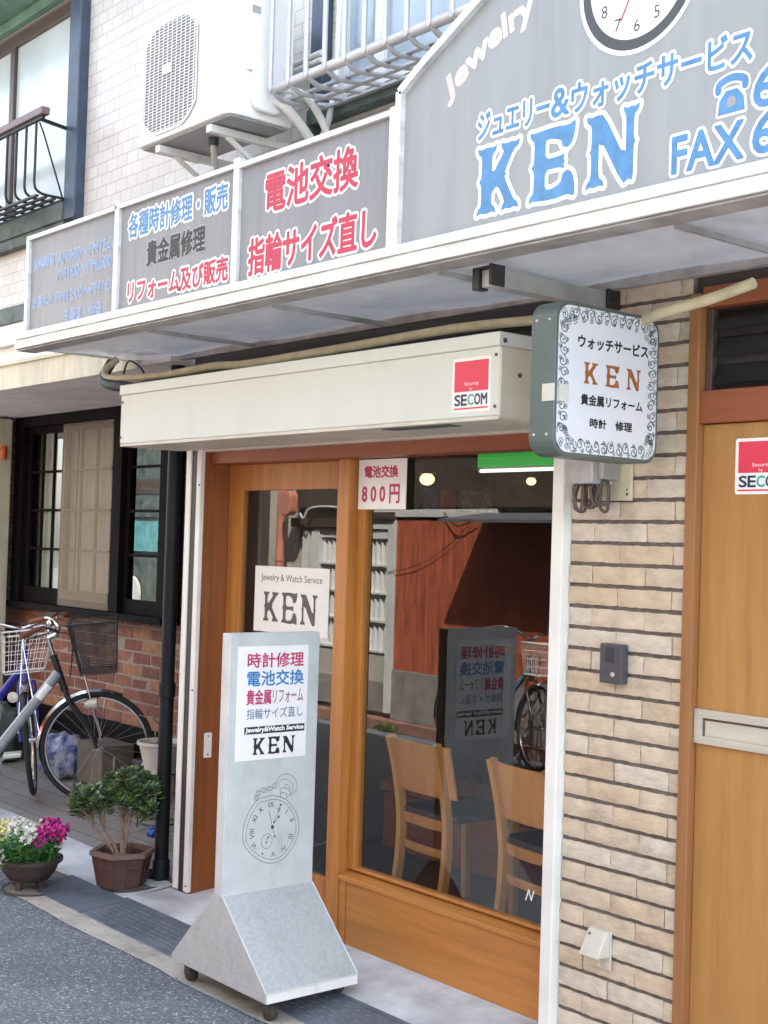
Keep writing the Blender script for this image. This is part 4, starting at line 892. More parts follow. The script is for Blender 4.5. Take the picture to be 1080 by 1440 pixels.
oc = thing('outlet_cover', 'beige weatherproof socket hood low on the brick pier', 'socket', (.18, -.03, .36))
b = MB().box((.142, -.012, .362), (.232, -.002, .487)); build(b, 'back_plate', m_beigep, oc, bevel=.003)
b = MB(); b.hexa([(.142, -.062, .405), (.222, -.062, .405), (.229, -.012, .405), (.142, -.012, .405), (.150, -.026, .485), (.222, -.026, .485), (.228, -.012, .487), (.145, -.012, .487)]); b.cyl((.165, -.0345, .475), (.165, -.040, .470), .004, seg=8, m=1); build(b, 'hood', [m_beigep, m_slate], oc, bevel=.003)
b = MB(); b.cyl((.215, -.012, .378), (.215, -.016, .378), .009, seg=14); b.box((.155, -.02, .37), (.19, -.0125, .395)); build(b, 'socket_face', m_ivplate, oc)

# ------------------------------------------------------------------ downpipe, left edge fittings
t = thing('black_downpipe', 'black plastic downpipe standing left of the shutter guides', 'downpipe', (-2.60, .02, .05))
b = MB(); b.cyl((-2.60, .02, .055), (-2.60, .02, 2.54), .034, seg=20); build(b, 'pipe', m_darkpipe, t, smooth=40)
b = MB(); b.lathe([(.034, -.02), (.040, -.015), (.040, .05), (.034, .055)], (-2.60, .02, .95), seg=20); build(b, 'collar', m_darkpipe, t, smooth=40); b = MB(); b.lathe([(.034, -.0), (.042, .005), (.042, .09), (.034, .1)], (-2.60, .02, .06), seg=20); build(b, 'collar', m_darkpipe, t, smooth=40)
b = MB().tube(spline([(-2.60, .02, .10), (-2.63, -.01, .085), (-2.65, -.04, .083), (-2.66, -.07, .078)], 5), .024, 12); build(b, 'outlet_spout', m_darkpipe, t, smooth=60)
t = thing('cream_side_post', 'cream painted post at the far left edge beside the bay window', 'post', (-6.9, .75, .1))
b = MB(); b.box((-7.1, .64, .12), (-6.14, .78, 2.52)); build(b, 'post', m_eave, t, bevel=.01)
one(MB().lathe([(.02, 0), (.024, .01), (.024, .09), (.02, .1)], (-6.10, .70, 2.22), seg=16), 'amber_lamp', m_amber, 'small amber lamp on the brick at the far left', 'lamp', (-6.10, .70, 2.22), smooth=40)

# ------------------------------------------------------------------ air conditioner
AX0, AX1, AY, AYB, AZ0, AZ1 = -2.138, -1.419, -.50, -.19, 3.378, 3.915
ac = thing('air_conditioner', 'white outdoor air conditioner unit on wall brackets above the signs', 'air conditioner', (-1.78, -.37, AZ0))
b = MB(); o = [(AX0, AYB), (AX0, AY + .012), (AX0 + .012, AY), (AX1 - .035, AY), (AX1 - .01, AY + .012), (AX1, AY + .04), (AX1, AYB)]
b.prism(o, FR((0, 0, AZ0 + .012), (1, 0, 0), (0, 1, 0)), 0, AZ1 - AZ0 - .012); build(b, 'casing', m_acwhite, ac, bevel=.006)
gx, gz, gr = -1.872, 3.648, .232
b = MB(); fr = FACADE(AY)
oct_ = [(gx + gr * 1.0 * max(-.93, min(.93, 1.18 * cos(a))), gz + gr * max(-1, min(1, 1.10 * sin(a)))) for a in [2 * pi * i / 48 for i in range(48)]]
b.flat([(x, z) for x, z in oct_], fr, .001); build(b, 'fan_opening', M('grille_shadow', (.22, .22, .22), .7), ac)
b = MB(); n = 30
def span(lst, z, ax):
    xs = []
    for i in range(len(lst)):
        p, q2 = lst[i - 1], lst[i]
        if (p[ax] - z) * (q2[ax] - z) <= 0 and p[ax] != q2[ax]: k = (z - p[ax]) / (q2[ax] - p[ax]); xs.append(p[1 - ax] + (q2[1 - ax] - p[1 - ax]) * k)
    return (min(xs), max(xs)) if xs else None
for i in range(1, 36):
    z = gz - gr + 2 * gr * i / 36; s = span(oct_, z, 1)
    if s: b.box((s[0], AY - .007, z - .0015), (s[1], AY - .002, z + .0015))
for i in range(1, 13):
    x = gx - gr + 2 * gr * i / 13; s = span(oct_, x, 0)
    if s: b.box((x - .0014, AY - .010, s[0]), (x + .0014, AY - .0072, s[1]))
b.ribbon(oct_, .012, fr, .008, 0, True); build(b, 'fan_grille', m_acwhite, ac)
b = MB().box((gx - .05, AY - .014, gz + .005), (gx + .02, AY - .0102, gz + .045)); build(b, 'badge', m_acwhite, ac, bevel=.003)
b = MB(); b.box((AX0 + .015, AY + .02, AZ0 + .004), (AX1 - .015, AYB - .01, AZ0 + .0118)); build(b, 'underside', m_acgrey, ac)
b = MB(); b.box((AX1 + .0005, -.42, AZ0 + .20), (AX1 + .014, -.40, AZ0 + .22)); build(b, 'side_handle', m_acwhite, ac); b = MB(); b.box((AX1 + .0005, -.40, AZ1 - .10), (AX1 + .002, -.36, AZ1 - .07), 1); build(b, 'side_label', [m_acwhite, m_aludark], ac)
b = MB(); o = rrect(-.40, -.245, AZ0 + .04, AZ0 + .24, .05, 5); b.prism(o, SIDE(AX1), 0, .028); build(b, 'valve_cover', m_acwhite, ac, bevel=.008)
for x in (-1.98, -1.575):
    b = MB(); b.box((x - .018, -.49, AZ0 - .034), (x + .018, -.02, AZ0 - .003)); b.box((x - .02, -.02, AZ0 - .30), (x + .02, -.003, AZ0 + .02)); b.bar((x, -.40, AZ0 - .034), (x, -.015, AZ0 - .25), .016, .02); build(b, 'bracket', m_whiterail, ac, bevel=.003)
b = MB().tube(spline([(-1.74, -.36, AZ0 + .0), (-1.74, -.36, AZ0 - .035), (-1.76, -.34, AZ0 - .08), (-1.80, -.30, AZ0 - .12), (-1.82, -.28, AZ0 - .2)], 5), .013, 9); b.cyl((-1.74, -.36, AZ0 + .01), (-1.74, -.36, AZ0 - .03), .022, seg=12, m=1); build(b, 'drain_hose', [m_pipegrey, m_slate], ac, smooth=60)
b = MB(); b.tube(spline([(AX1 + .03, -.30, AZ0 + .10), (AX1 + .06, -.25, AZ0 + .06), (AX1 + .06, -.15, AZ0 - .02), (AX1 + .05, -.08, AZ0 - .1), (AX1 + .04, -.05, AZ0 - .3), (AX1 + .04, -.05, 2.7)], 6), .020, 10)
b.tube(spline([(AX1 + .02, -.30, AZ0 + .15), (AX1 + .10, -.20, AZ0 + .12), (AX1 + .115, -.10, AZ0 + .0), (AX1 + .11, -.05, AZ0 - .15), (AX1 + .11, -.05, 2.7)], 6), .016, 10)
b.tube(spline([(AX1 + .13, -.06, 4.6), (AX1 + .12, -.05, 4.0), (AX1 + .10, -.06, 3.5), (AX1 - .0, -.10, 3.25), (AX1 - .1, -.12, 3.12)], 6), .014, 10); build(b, 'refrigerant_pipe', m_whiterail, ac, smooth=60)
one(MB().tube(spline([(-2.18, -.2, 3.76), (-2.205, -.2, 3.68), (-2.20, -.2, 3.58), (-2.15, -.2, 3.50)], 5), .004, 6), 'black_wire', m_cable, 'thin black wire bowing out left of the air conditioner', 'wire', (-2.2, -.2, 3.6), smooth=60)
t = thing('cable_coil', 'coil of black cable hanging on the wall above the air conditioner', 'cable', (-2.0, -.12, 3.96))
b = MB()
for k in range(3): b.tube([(-2.0 + (.045 + .006 * k) * cos(2 * pi * i / 20), -.14 - .01 * k, 4.05 + (.06 + .004 * k) * sin(2 * pi * i / 20)) for i in range(20)], .005, 6, closed=True)
b.tube(spline([(-2.06, -.05, 4.4), (-2.06, -.1, 4.1), (-2.07, -.12, 3.92)], 4), .005, 6); build(b, 'loop', m_cable, t, smooth=60)
t = thing('wall_bracket', 'pale horizontal conduit on the wall behind the window bars', 'conduit', (-1.5, -.05, 3.72))
b = MB(); b.cyl((-1.62, -.06, 3.73), (-1.405, -.06, 3.735), .012, seg=10); b.cyl((-1.62, -.06, 3.70), (-1.405, -.06, 3.705), .012, seg=10); build(b, 'tube', m_whiterail, t, smooth=40)

# ------------------------------------------------------------------ window guards
wg = thing('window_guard', 'pale grey tubular guard cage below the upper right window', 'window guard', (-.1, -.2, 3.47))
for k in range(14):
    x = -1.346 + .1187 * k
    b = MB().tube(spline([(x, -.35, 4.75), (x, -.352, 4.2), (x, -.352, 3.56), (x, -.345, 3.505), (x, -.31, 3.474), (x, -.25, 3.468), (x, -.05, 3.50)], 4), .0105, 8); build(b, 'bar', m_guard, wg, smooth=60)
b = MB().cyl((-1.36, -.33, 3.502), (.25, -.33, 3.502), .021, seg=12); build(b, 'front_rail', m_guard, wg, smooth=40)
for y in (-.24, -.16, -.075): build(MB().box((-1.37, y - .012, 3.478), (.25, y + .012, 3.490)), 'floor_rail', m_guard, wg, bevel=.002)
bl = thing('balcony_guard', 'black iron guard with brown handrail at the upper left window', 'window guard', (-4.3, -.2, 3.4))
b = MB().box((-6, -.255, 3.942), (-3.633, -.205, 3.984)); build(b, 'handrail', m_railbrown, bl, bevel=.006)
b = MB().box((-6, -.24, 3.925), (-3.66, -.22, 3.9415)); build(b, 'top_bar', m_iron, bl)
for k in range(12):
    x = -3.745 - .122 * k
    b = MB().tube(spline([(x, -.23, 3.93), (x, -.23, 3.68), (x, -.228, 3.58), (x, -.20, 3.548), (x, -.15, 3.54), (x, -.02, 3.54)], 4), .0075, 7); build(b, 'bar', m_iron, bl, smooth=60)
for y in (-.215, -.165, -.115, -.065, -.02): build(MB().box((-6, y - .010, 3.522), (-3.735, y + .010, 3.532)), 'floor_slat', m_iron, bl)
b = MB().bar((-3.70, -.225, 3.93), (-3.78, -.005, 3.935), .014, .018); build(b, 'top_brace', m_iron, bl)
b = MB().tube([(-3.74, -.215, 3.925), (-3.76, -.18, 3.88), (-3.80, -.03, 3.54)], .005, 6); build(b, 'side_brace', m_iron, bl)

# ------------------------------------------------------------------ standing sign on casters
BX, BT, by0, by1 = -1.108, .053, -.609, -.197
sg = thing('standing_sign', 'pale grey metal sign on casters with pocket watch drawing and service list', 'sign', (-1.13, -.40, .0))
b = MB().box((BX - BT, by0, .392), (BX, by1, 1.354)); build(b, 'panel', m_board, sg, bevel=.002)
b = MB(); gx0, gx1 = -1.446, -.811
o = [(gx0, .080), (gx1, .080), (gx1, .118), (BX + .001, .393), (BX - BT - .001, .393), (gx0, .100)]
b.prism(o, FR((0, 0, 0), (1, 0, 0), (0, 0, 1)), -by0 - .0, -by1)   # normal is -Y
base = build(b, 'base', m_galv, sg, bevel=.003)
b = MB(); b.tube([(BX + .001, by0 + .001, .393), (gx1, by0 + .001, .118)], .0028, 6); b.tube([(BX + .001, by0 + .002, .393), (BX + .001, by1 - .002, .393)], .0025, 6); b.tube([(BX + .001, by1 - .001, .393), (gx1, by1 - .001, .118)], .0024, 6); build(b, 'pale_edge_strip', m_board, base, smooth=60)  # thin pale strips laid along the edges of the base
b = MB(); b.box((gx1, by0 + .004, .081), (gx1 + .004, by1 - .004, .113)); b.bar((gx1 + .002, by0, .116), (gx1 + .002, by1, .116), .004, .002); build(b, 'front_lip', m_whiterail, base)
for x in (gx0 + .06, gx1 - .05):
    for y in (by0 + .055, by1 - .05):
        zg = 0 if y < -.5 else .043
        r = .033 if y < -.5 else .022
        b = MB(); b.lathe([(r * .55, -.020), (r * .92, -.013), (r, -.004), (r, .004), (r * .92, .013), (r * .55, .020)], (x, y, zg + r), (0, 1, 0), 18); b.box((x - .02, y - .021, zg + r), (x + .02, y - .017, .081), 1); b.box((x - .02, y + .017, zg + r), (x + .02, y + .021, .081), 1); b.box((x - .024, y - .022, .074), (x + .024, y + .022, .081), 1)
        build(b, 'caster', [m_rust, m_slate], sg, bevel=.002)
fr = SIDE(BX)
b = MB(); b.box((BX, -.573, .881), (BX + .0025, -.251, 1.305)); build(b, 'notice_sheet', m_white, sg)
mb = MB(); fr = SIDE(BX + .0025)
write(mb, '時計修理', fr, (-.531, -.274, 1.226, 1.280), 0, bold=.0012); write(mb, '電池交換', fr, (-.531, -.272, 1.157, 1.213), 1, bold=.0012)
write(mb, '貴金属', fr, (-.531, -.421, 1.088, 1.143), 0, bold=.0012); write(mb, 'リフォーム', fr, (-.412, -.272, 1.090, 1.140), 2, bold=.0004)
write(mb, '指輪サイズ直し', fr, (-.529, -.271, 1.034, 1.074), 3, bold=.0003)
mb.flat([(-.537, .978), (-.260, .978), (-.260, 1.0055), (-.537, 1.0055)], fr, .0006, 4)
write(mb, 'Jewelry&Watch Service', fr, (-.531, -.266, .981, 1.0025), 5, bold=.0013, d=.001)
write_ken(mb, fr, (-.497, -.306, .899, .964), 4, w=.19, gap=.25)
build(mb, 'lettering', [m_magenta, M('bright_blue_lettering', (.03, .20, .50), .5), M('greyed_red_lettering', (.30, .10, .13), .5), M('blue_grey_lettering', (.13, .22, .30), .5), m_black, m_white], sg)
# pocket watch line drawing (points measured on the drawing, mapped to the board)
def wd_(p): return (-.57386 + .0003337 * p[0] + .0000108 * p[1], .86243 - .0000344 * p[0] - .0002729 * p[1])
mb = MB(); fr = SIDE(BX)
def ln(p, w=.0016, closed=False, sm=True):
    if sm and not closed and len(p) > 2: p = spline2(p, 4)
    if sm and closed:
        q = p[-2:] + p + p[:3]; q = spline2(q, 4)[8:-12]; p = q
    mb.ribbon([wd_(x) for x in p], w, fr, .0007, 0, closed)
ln([(500, 380), (690, 425), (800, 540), (870, 680), (885, 860), (830, 1040), (720, 1200), (620, 1285), (500, 1315), (370, 1285), (230, 1190), (130, 1050), (112, 900), (150, 720), (230, 540), (340, 420)], .0018, True)
ln([(500, 435), (650, 455), (760, 560), (830, 700), (845, 860), (790, 1020), (690, 1170), (600, 1240), (500, 1262), (390, 1235), (260, 1150), (170, 1030), (155, 900), (190, 740), (260, 590), (350, 475)], .0015, True)
ln([(575, 210), (600, 130), (680, 80), (770, 90), (840, 160), (860, 250), (830, 320), (770, 365)]); ln([(610, 260), (605, 200), (660, 150), (740, 160), (795, 215), (800, 280), (770, 335)], .0014)
ln([(615, 285), (690, 270), (750, 310), (765, 365), (720, 390)]); ln([(615, 285), (630, 340), (625, 395)]); ln([(630, 345), (690, 340), (720, 390), (700, 430)]); ln([(670, 270), (705, 225), (745, 245), (755, 300)])
for x, y, a, c in ((290, 420, 24, 42), (320, 350, 28, 44), (395, 308, 40, 32), (480, 283, 44, 32), (550, 243, 30, 42)):
    ln([(x + a * cos(t * pi / 5), y + c * sin(t * pi / 5)) for t in range(10)], .0014, True)
    ln([(x + a * .5 * cos(t * pi / 4), y + c * .55 * sin(t * pi / 4)) for t in range(8)], .001, True)
ln([(440, 905), (500, 940), (512, 1010), (470, 1090), (420, 1112), (370, 1070), (365, 990), (400, 930)], .0014, True)
for p in ([(455, 955), (430, 1030)], [(530, 755), (600, 590), (630, 510)], [(540, 760), (590, 690), (620, 655)], [(510, 800), (490, 690), (465, 600)], [(520, 830), (545, 945)], [(600, 590), (590, 560), (625, 555), (600, 610)]): ln(p, .0019)
for x, y, r in ((630, 508, .0042), (545, 945, .0042), (455, 952, .0035), (430, 1028, .0035), (377, 1180, .0038), (515, 815, .0075), (535, 750, .004), (600, 675, .0045)): mb.flat(circ(*wd_((x, y)), r, 14), fr, .0012, 0)
for num, x, y, a in (('IX', 500, 503, 0), ('I', 715, 600, 40), ('II', 785, 720, 75), ('III', 770, 945, 100), ('IV', 660, 1115, 150), ('V', 525, 1190, 180), ('VI', 265, 1070, 225), ('VIII', 235, 910, 265), ('XI', 275, 705, 300), ('X', 355, 580, 330)):
    c = wd_((x, y)); hw = natw(num, .0195) / 2; th = R(-a)
    write(mb, num, fr, (-hw, hw, -.00975, .00975), 0, d=.0008, warp=lambda u, v, c=c, th=th: (c[0] + u * cos(th) - v * sin(th), c[1] + u * sin(th) + v * cos(th)))
build(mb, 'watch_drawing', m_slate, sg)
b = MB(); rng = random.Random(9)      # chipped paint along the edges
for k in range(16):
    z = rng.uniform(.42, 1.3); h = rng.uniform(.004, .02); b.flat([(by0 + .0005, z), (by0 + rng.uniform(.002, .005), z + h * .3), (by0 + rng.uniform(.001, .004), z + h * .8), (by0 + .0005, z + h)], SIDE(BX), .0007)
build(b, 'chipped_edge', m_galv, sg)

# ------------------------------------------------------------------ bicycles
def bicycle(label, loc, heading, steer, lean, pitch, col, basket, gripm, fat, group='bicycles'):
    """x forward, z up, origin on the ground under the bottom bracket"""
    t = thing('bicycle', label, 'bicycle', loc, (lean, -pitch, heading), group)
    Rw = .33; rh, fh, bb = V((-.46, 0, Rw)), V((.62, 0, Rw)), V((0, 0, .285)); hb, ht = V((.445, 0, .735)), V((.413, 0, .865))
    ax = (ht - hb).normalized(); rot = Matrix.Translation(hb) @ Matrix.Rotation(steer, 4, ax) @ Matrix.Translation(-hb)
    S = lambda p: rot @ V(p)
    def wheel(c, T):
        axis = T(c + V((0, 1, 0))) - T(c)
        e1, e2 = (T(c + V((1, 0, 0))) - T(c)), (T(c + V((0, 0, 1))) - T(c))
        ringp = lambda r, n: [T(c) + e1 * r * cos(2 * pi * i / n) + e2 * r * sin(2 * pi * i / n) for i in range(n)]
        b = MB().tube(ringp(Rw - .016, 48), .017, 8, closed=True); w = build(b, 'wheel', m_tyre, t, smooth=60)
        b = MB().tube(ringp(Rw - .036, 48), .009, 6, closed=True); build(b, 'rim', m_chrome, w, smooth=60)
        b = MB()
        for i in range(28):
            a = 2 * pi * i / 28; a2 = a + (.5 if i % 2 else -.5); s = .022 if i % 4 < 2 else -.022
            b.cyl(T(c) + (e1 * cos(a2) + e2 * sin(a2)) * .018 + axis * s, T(c) + (e1 * cos(a) + e2 * sin(a)) * (Rw - .04), .0011, seg=4, caps=False)
        b.cyl(T(c) - axis * .035, T(c) + axis * .035, .016, seg=10); build(b, 'spokes', m_chrome, w)
        return e1, e2
    I = lambda p: V(p)
    wheel(rh, I); e1, e2 = wheel(fh, S)
    def fender(c, T, a0, a1):
        b = MB(); n = 22; vs = []
        for i in range(n + 1):
            a = a0 + (a1 - a0) * i / n; r = Rw + .016
            for w_, dr in ((-.026, -.016), (-.015, 0), (.015, 0), (.026, -.016)): vs.append(T(c + V((cos(a) * (r + dr), w_, sin(a) * (r + dr)))))
        b.add(vs, [(4 * i + k, 4 * i + 4 + k, 4 * i + 5 + k, 4 * i + 1 + k) for i in range(n) for k in range(3)]); return build(b, 'mudguard', m_chrome, t, smooth=50)
    fender(fh, S, R(60), R(190)); fender(rh, I, R(20), R(200))
    st = V((-.20, 0, .74)); b = MB()
    lo, hi = bb + V((.02, 0, .04)), hb + V((-.015, 0, .05))
    b.tube([lo, hi], fat, 14)
    fme = build(b, 'frame', col, t, smooth=50)
    b = MB(); b.tube([bb, st], .016, 10); b.tube([hb - ax * .03, ht + ax * .03], .021, 12)
    for y in (-.045, .045): b.tube([bb + V((0, y * .5, 0)), rh + V((0, y, 0))], .009, 8); b.tube([st + V((.02, y * .3, -.12)), rh + V((0, y, 0))], .008, 8)
    b.cyl(bb - V((0, .04, 0)), bb + V((0, .04, 0)), .024, seg=12); b.tube([hb + V((-.02, 0, .02)), bb + V((0, 0, .02))], .012, 8); build(b, 'seat_tube', m_bikeblk if col is not m_bikeblue else col, fme, smooth=50)
    b = MB(); b.cyl(st, st + V((-.03, 0, .12)), .012, seg=8); build(b, 'seat_post', m_chrome, t)
    b = MB(); b.prism([(-.14, -.085), (-.10, -.10), (-.02, -.07), (.06, -.028), (.13, -.02), (.13, .02), (.06, .028), (-.02, .07), (-.10, .10), (-.14, .085)], FR(st + V((-.04, 0, .11)), (1, 0, 0), (0, 1, 0)), 0, .055); build(b, 'saddle', m_bikeblk, t, bevel=.02)
    b = MB(); b.tube([S(hb - ax * .03), S(hb - ax * .06)], .024, 10)
    for y in (-.052, .052): b.tube([S(p) for p in spline([hb - ax * .05 + V((0, y * .8, 0)), hb - ax * .14 + V((.01, y, 0)), fh + V((-.03, y, .10)), fh + V((0, y, 0))], 4)], .011, 8)
    build(b, 'fork', m_bikeblk if col is not m_bikeblue else col, t, smooth=50)
    b = MB(); top = ht + ax * .13; b.tube([S(ht), S(top)], .0125, 10); b.tube([S(top), S(top + V((.05, 0, .02)))], .016, 10)
    for s in (-1, 1): b.tube([S(p) for p in spline([top + V((.05, 0, .02)), top + V((.06, .10 * s, .05)), top + V((.0, .22 * s, .09)), top + V((-.045, .26 * s, .085)), top + V((-.075, .285 * s, .075))], 5)], .0105, 9)
    hbar = build(b, 'handlebar', m_chrome, t, smooth=50)
    b = MB()
    for s in (-1, 1): b.tube([S(top + V((-.03, .25 * s, .088))), S(top + V((-.12, .32 * s, .062)))], .016, 10)
    build(b, 'grip', gripm, hbar, smooth=50)
    b = MB()
    for s in (-1, 1): b.tube([S(p) for p in spline([top + V((.0, .20 * s, .085)), top + V((.02, .22 * s, .06)), top + V((-.10, .27 * s, .035))], 4)], .005, 6)
    b.ball(S(top + V((.03, -.15, .105))), .022, 10); build(b, 'brake_lever', m_chrome, hbar, smooth=50)
    b = MB()
    for y in (.02, -.02): b.tube([S(p) for p in spline([top + V((.02, y * 9, .06)), top + V((.14, y * 6, .02)), top + V((.13, y * 2, -.12)), hb + V((.05, y, .02))], 6)], .0028, 5)
    build(b, 'brake_cable', m_cable, t)
    # crank, pedals, chain guard
    b = MB(); b.cyl(bb + V((0, -.055, 0)), bb + V((0, -.05, 0)), .085, seg=28); ck = build(b, 'crank', m_chrome, t, smooth=40)
    b = MB(); b.bar(bb + V((0, -.07, 0)), bb + V((.15, -.075, .07)), .012, .02); b.bar(bb + V((0, .07, 0)), bb + V((-.15, .075, -.07)), .012, .02); build(b, 'crank_arm', m_chrome, ck)
    b = MB(); b.box(bb + V((.10, -.17, .058)), bb + V((.20, -.085, .082))); build(b, 'pedal', m_steel, ck, bevel=.006); b = MB(); b.box(bb + V((-.20, .085, -.082)), bb + V((-.10, .17, -.058))); build(b, 'pedal', m_steel, ck, bevel=.006)
    b = MB(); b.tube([bb + V((.02, -.06, .09)), rh + V((0, -.06, .035))], .008, 6); b.tube([bb + V((.02, -.06, -.085)), rh + V((0, -.06, -.035))], .006, 6); build(b, 'chain_guard', m_chrome, t)
    b = MB(); b.tube([rh + V((.02, .06, 0)), rh + V((.06, .13, -Rw + .01))], .008, 6); b.tube([rh + V((.02, -.06, 0)), rh + V((.06, -.13, -Rw + .01))], .008, 6); b.tube([rh + V((.06, .13, -Rw + .01)), rh + V((.06, -.13, -Rw + .01))], .008, 6); build(b, 'stand', m_chrome, t)
    # basket on the bars
    bw0, bw1, h = (.13, .17, .30) if basket == 'mesh' else (.12, .15, .24); o = S(hb + V((.06, 0, .045 if basket == 'mesh' else -.0)))
    ex, ey = (S(hb + V((1, 0, 0))) - S(hb)), (S(hb + V((0, 1, 0))) - S(hb)); ex.z = 0; ex.normalize()
    c = lambda u, v, k: o + ex * ((.055 * (1 - k) + .0 * k) * (1 - u) / 2 + (.26 * (1 - k) + .28 * k) * (1 + u) / 2) + ey * (bw0 + (bw1 - bw0) * k) * v + V((0, 0, h * k))
    mbk = MB(); rim = [(-1, -1), (1, -1), (1, 1), (-1, 1)]
    def loop(k, r):
        p = []
        for i in range(4):
            a, e = rim[i], rim[(i + 1) % 4]
            for q in range(6): p.append(c(a[0] + (e[0] - a[0]) * q / 6, a[1] + (e[1] - a[1]) * q / 6, k))
        mbk.tube(p, r, 6, closed=True)
    if basket == 'mesh':
        loop(1, .006); loop(0, .004)
        for k in range(1, 24): loop(k / 24, .0019)
        for i in range(4):
            a, e = rim[i], rim[(i + 1) % 4]
            for q in range(26): u, v = a[0] + (e[0] - a[0]) * q / 26, a[1] + (e[1] - a[1]) * q / 26; mbk.cyl(c(u, v, 0), c(u, v, 1), .0018, seg=4, caps=False)
        for q in range(12): v = -1 + q / 6; mbk.cyl(c(-1, v, 0), c(1, v, 0), .0014, seg=4, caps=False); mbk.cyl(c(v, -1, 0), c(v, 1, 0), .0014, seg=4, caps=False)
        mt = m_bikeblk
    else:
        loop(1, .006); loop(0, .004)
        for k in (.25, .5, .75): loop(k, .002)
        for i in range(4):
            a, e = rim[i], rim[(i + 1) % 4]
            for q in range(7): u, v = a[0] + (e[0] - a[0]) * q / 7, a[1] + (e[1] - a[1]) * q / 7; mbk.cyl(c(u, v, 0), c(u, v, 1), .0019, seg=5, caps=False)
        for q in range(5): v = -.8 + q * .4; mbk.cyl(c(-1, v, 0), c(1, v, 0), .0024, seg=5, caps=False)
        mt = m_whiterail
    build(mbk, 'basket', mt, t)
    b = MB(); q0 = S(hb + V((.10, 0, .19))); b.tube([q0, S(fh + V((.03, .06, .05)))], .004, 6); b.tube([q0, S(fh + V((.03, -.06, .05)))], .004, 6); build(b, 'basket_stay', m_chrome, t)
    b = MB().lathe([(.012, -.05), (.028, -.02), (.034, .02), (.030, .025), (0, .03)], S(fh + V((.0, -.075, Rw - .06))), S(fh + V((1, 0, 0))) - S(fh), 14); build(b, 'headlight', m_steel, t, smooth=40)
    return t, fme, (lo, hi)
bk, fme, (lo, hi) = bicycle('silver grey bicycle with black mesh basket and brown grips, parked in the recess', (-4.41, -.045, .072), R(62), R(-2), R(3), R(5.5), m_bikegrey, 'mesh', m_grip, .030)
d = (hi - lo).normalized(); mb = MB(); up = V((0, -1, 0)).cross(d) * -1
side = V((0, -1, 0)); upv = side.cross(d); fr = (lo + side * .0305, d, upv, side) if upv.z > 0 else (lo + side * .0305, d, -upv, side)
Lf = (hi - lo).length
mb.add([fr[0] + fr[1] * x + fr[2] * y + side * (math.sqrt(max(0, .031 ** 2 - y * y)) - .0300) for x in (Lf * .70, Lf * .86) for y in (-.022, -.011, 0, .011, .022)], [(k + 1, k, 5 + k, 6 + k) for k in range(4)], 0)
build(mb, 'frame_label', m_card, fme)
b = MB(); rng = random.Random(4)
bicycle('blue bicycle with white wire basket at the left edge, front wheel turned', (-5.15, .06, .085), R(22), R(-52), R(-10), R(3), m_bikeblue, 'wire', m_grip, .026)
bicycle('cyan bicycle leaning by the house across the street', (-4.75, -4.0, 0), R(8), R(10), R(6), 0, m_bikecyan, 'wire', m_grip, .02)

# ------------------------------------------------------------------ potted plants
def leaf(mb, c, d, up, L, w, m, fold=.15):
    d = V(d).normalized(); s = d.cross(V(up)); s = s.normalized() if s.length > 1e-4 else d.orthogonal().normalized(); n = s.cross(d)
    c = V(c); p = [c, c + d * L * .35 + s * w * .8 + n * fold * w, c + d * L * .75 + s * w + n * fold * w, c + d * L - n * .05 * L, c + d * L * .75 - s * w + n * fold * w, c + d * L * .35 - s * w * .8 + n * fold * w, c + d * L * .55]
    mb.add(p, [(6, 0, 1), (6, 1, 2), (6, 2, 3), (6, 3, 4), (6, 4, 5), (6, 5, 0)], m)
def thick_leaf(mb, c, d, up, L, w, m):
    d = V(d).normalized(); s = d.cross(V(up)); s = s.normalized() if s.length > 1e-4 else d.orthogonal().normalized(); n = s.cross(d); c = V(c)
    ring = [(0, 0), (.3, .62), (.62, 1), (.88, .75), (1, 0), (.88, -.75), (.62, -1), (.3, -.62)]
    k = len(ring); v = [c + d * L * a + s * w * e for a, e in ring] + [c + d * L * .58 + n * w * .35, c + d * L * .58 - n * w * .3]
    mb.add(v, [(i, (i + 1) % k, k) for i in range(k)] + [((i + 1) % k, i, k + 1) for i in range(k)], m)

JC = V((-2.645, -.165, .050))
pt = thing('jade_plant', 'bushy jade plant with thick stems in a brown hexagonal pot', 'potted plant', JC)
hexp = lambda r, z, a0=R(12): [JC + V((r * cos(a0 + i * pi / 3), r * sin(a0 + i * pi / 3), z)) for i in range(6)]
b = MB(); rr = [(.112, .012), (.145, .150)]
A, B_, C_, D_ = hexp(.112, .0), hexp(.143, .150), hexp(.128, .150), hexp(.105, .03)
b.add(A + B_, [(i, (i + 1) % 6, 6 + (i + 1) % 6, 6 + i) for i in range(6)] + [tuple(range(5, -1, -1))])
b.add(C_ + D_, [((i + 1) % 6, i, 6 + i, 6 + (i + 1) % 6) for i in range(6)])
for i in range(6):      # raised frame pattern on each side and little feet
    p0, p1, q0, q1 = A[i], A[(i + 1) % 6], B_[i], B_[(i + 1) % 6]; n = ((p1 - p0).cross(q0 - p0)).normalized()
    P = lambda u, v: (p0 + (p1 - p0) * u) * (1 - v) + (q0 + (q1 - q0) * u) * v + n * .001
    for a, e in (((.0, .02), (.0, .98)), ((.5, .05), (.5, .95)), ((.02, .34), (.98, .34)), ((.02, .66), (.98, .66)), ((1, .02), (1, .98))): b.bar(P(*a), P(*e), .007, .006, up=n)
pot = build(b, 'pot', m_potred, pt, bevel=.002)
b = MB(); E1, E2, E3, E4 = hexp(.158, .148), hexp(.158, .168), hexp(.128, .168), hexp(.128, .148)
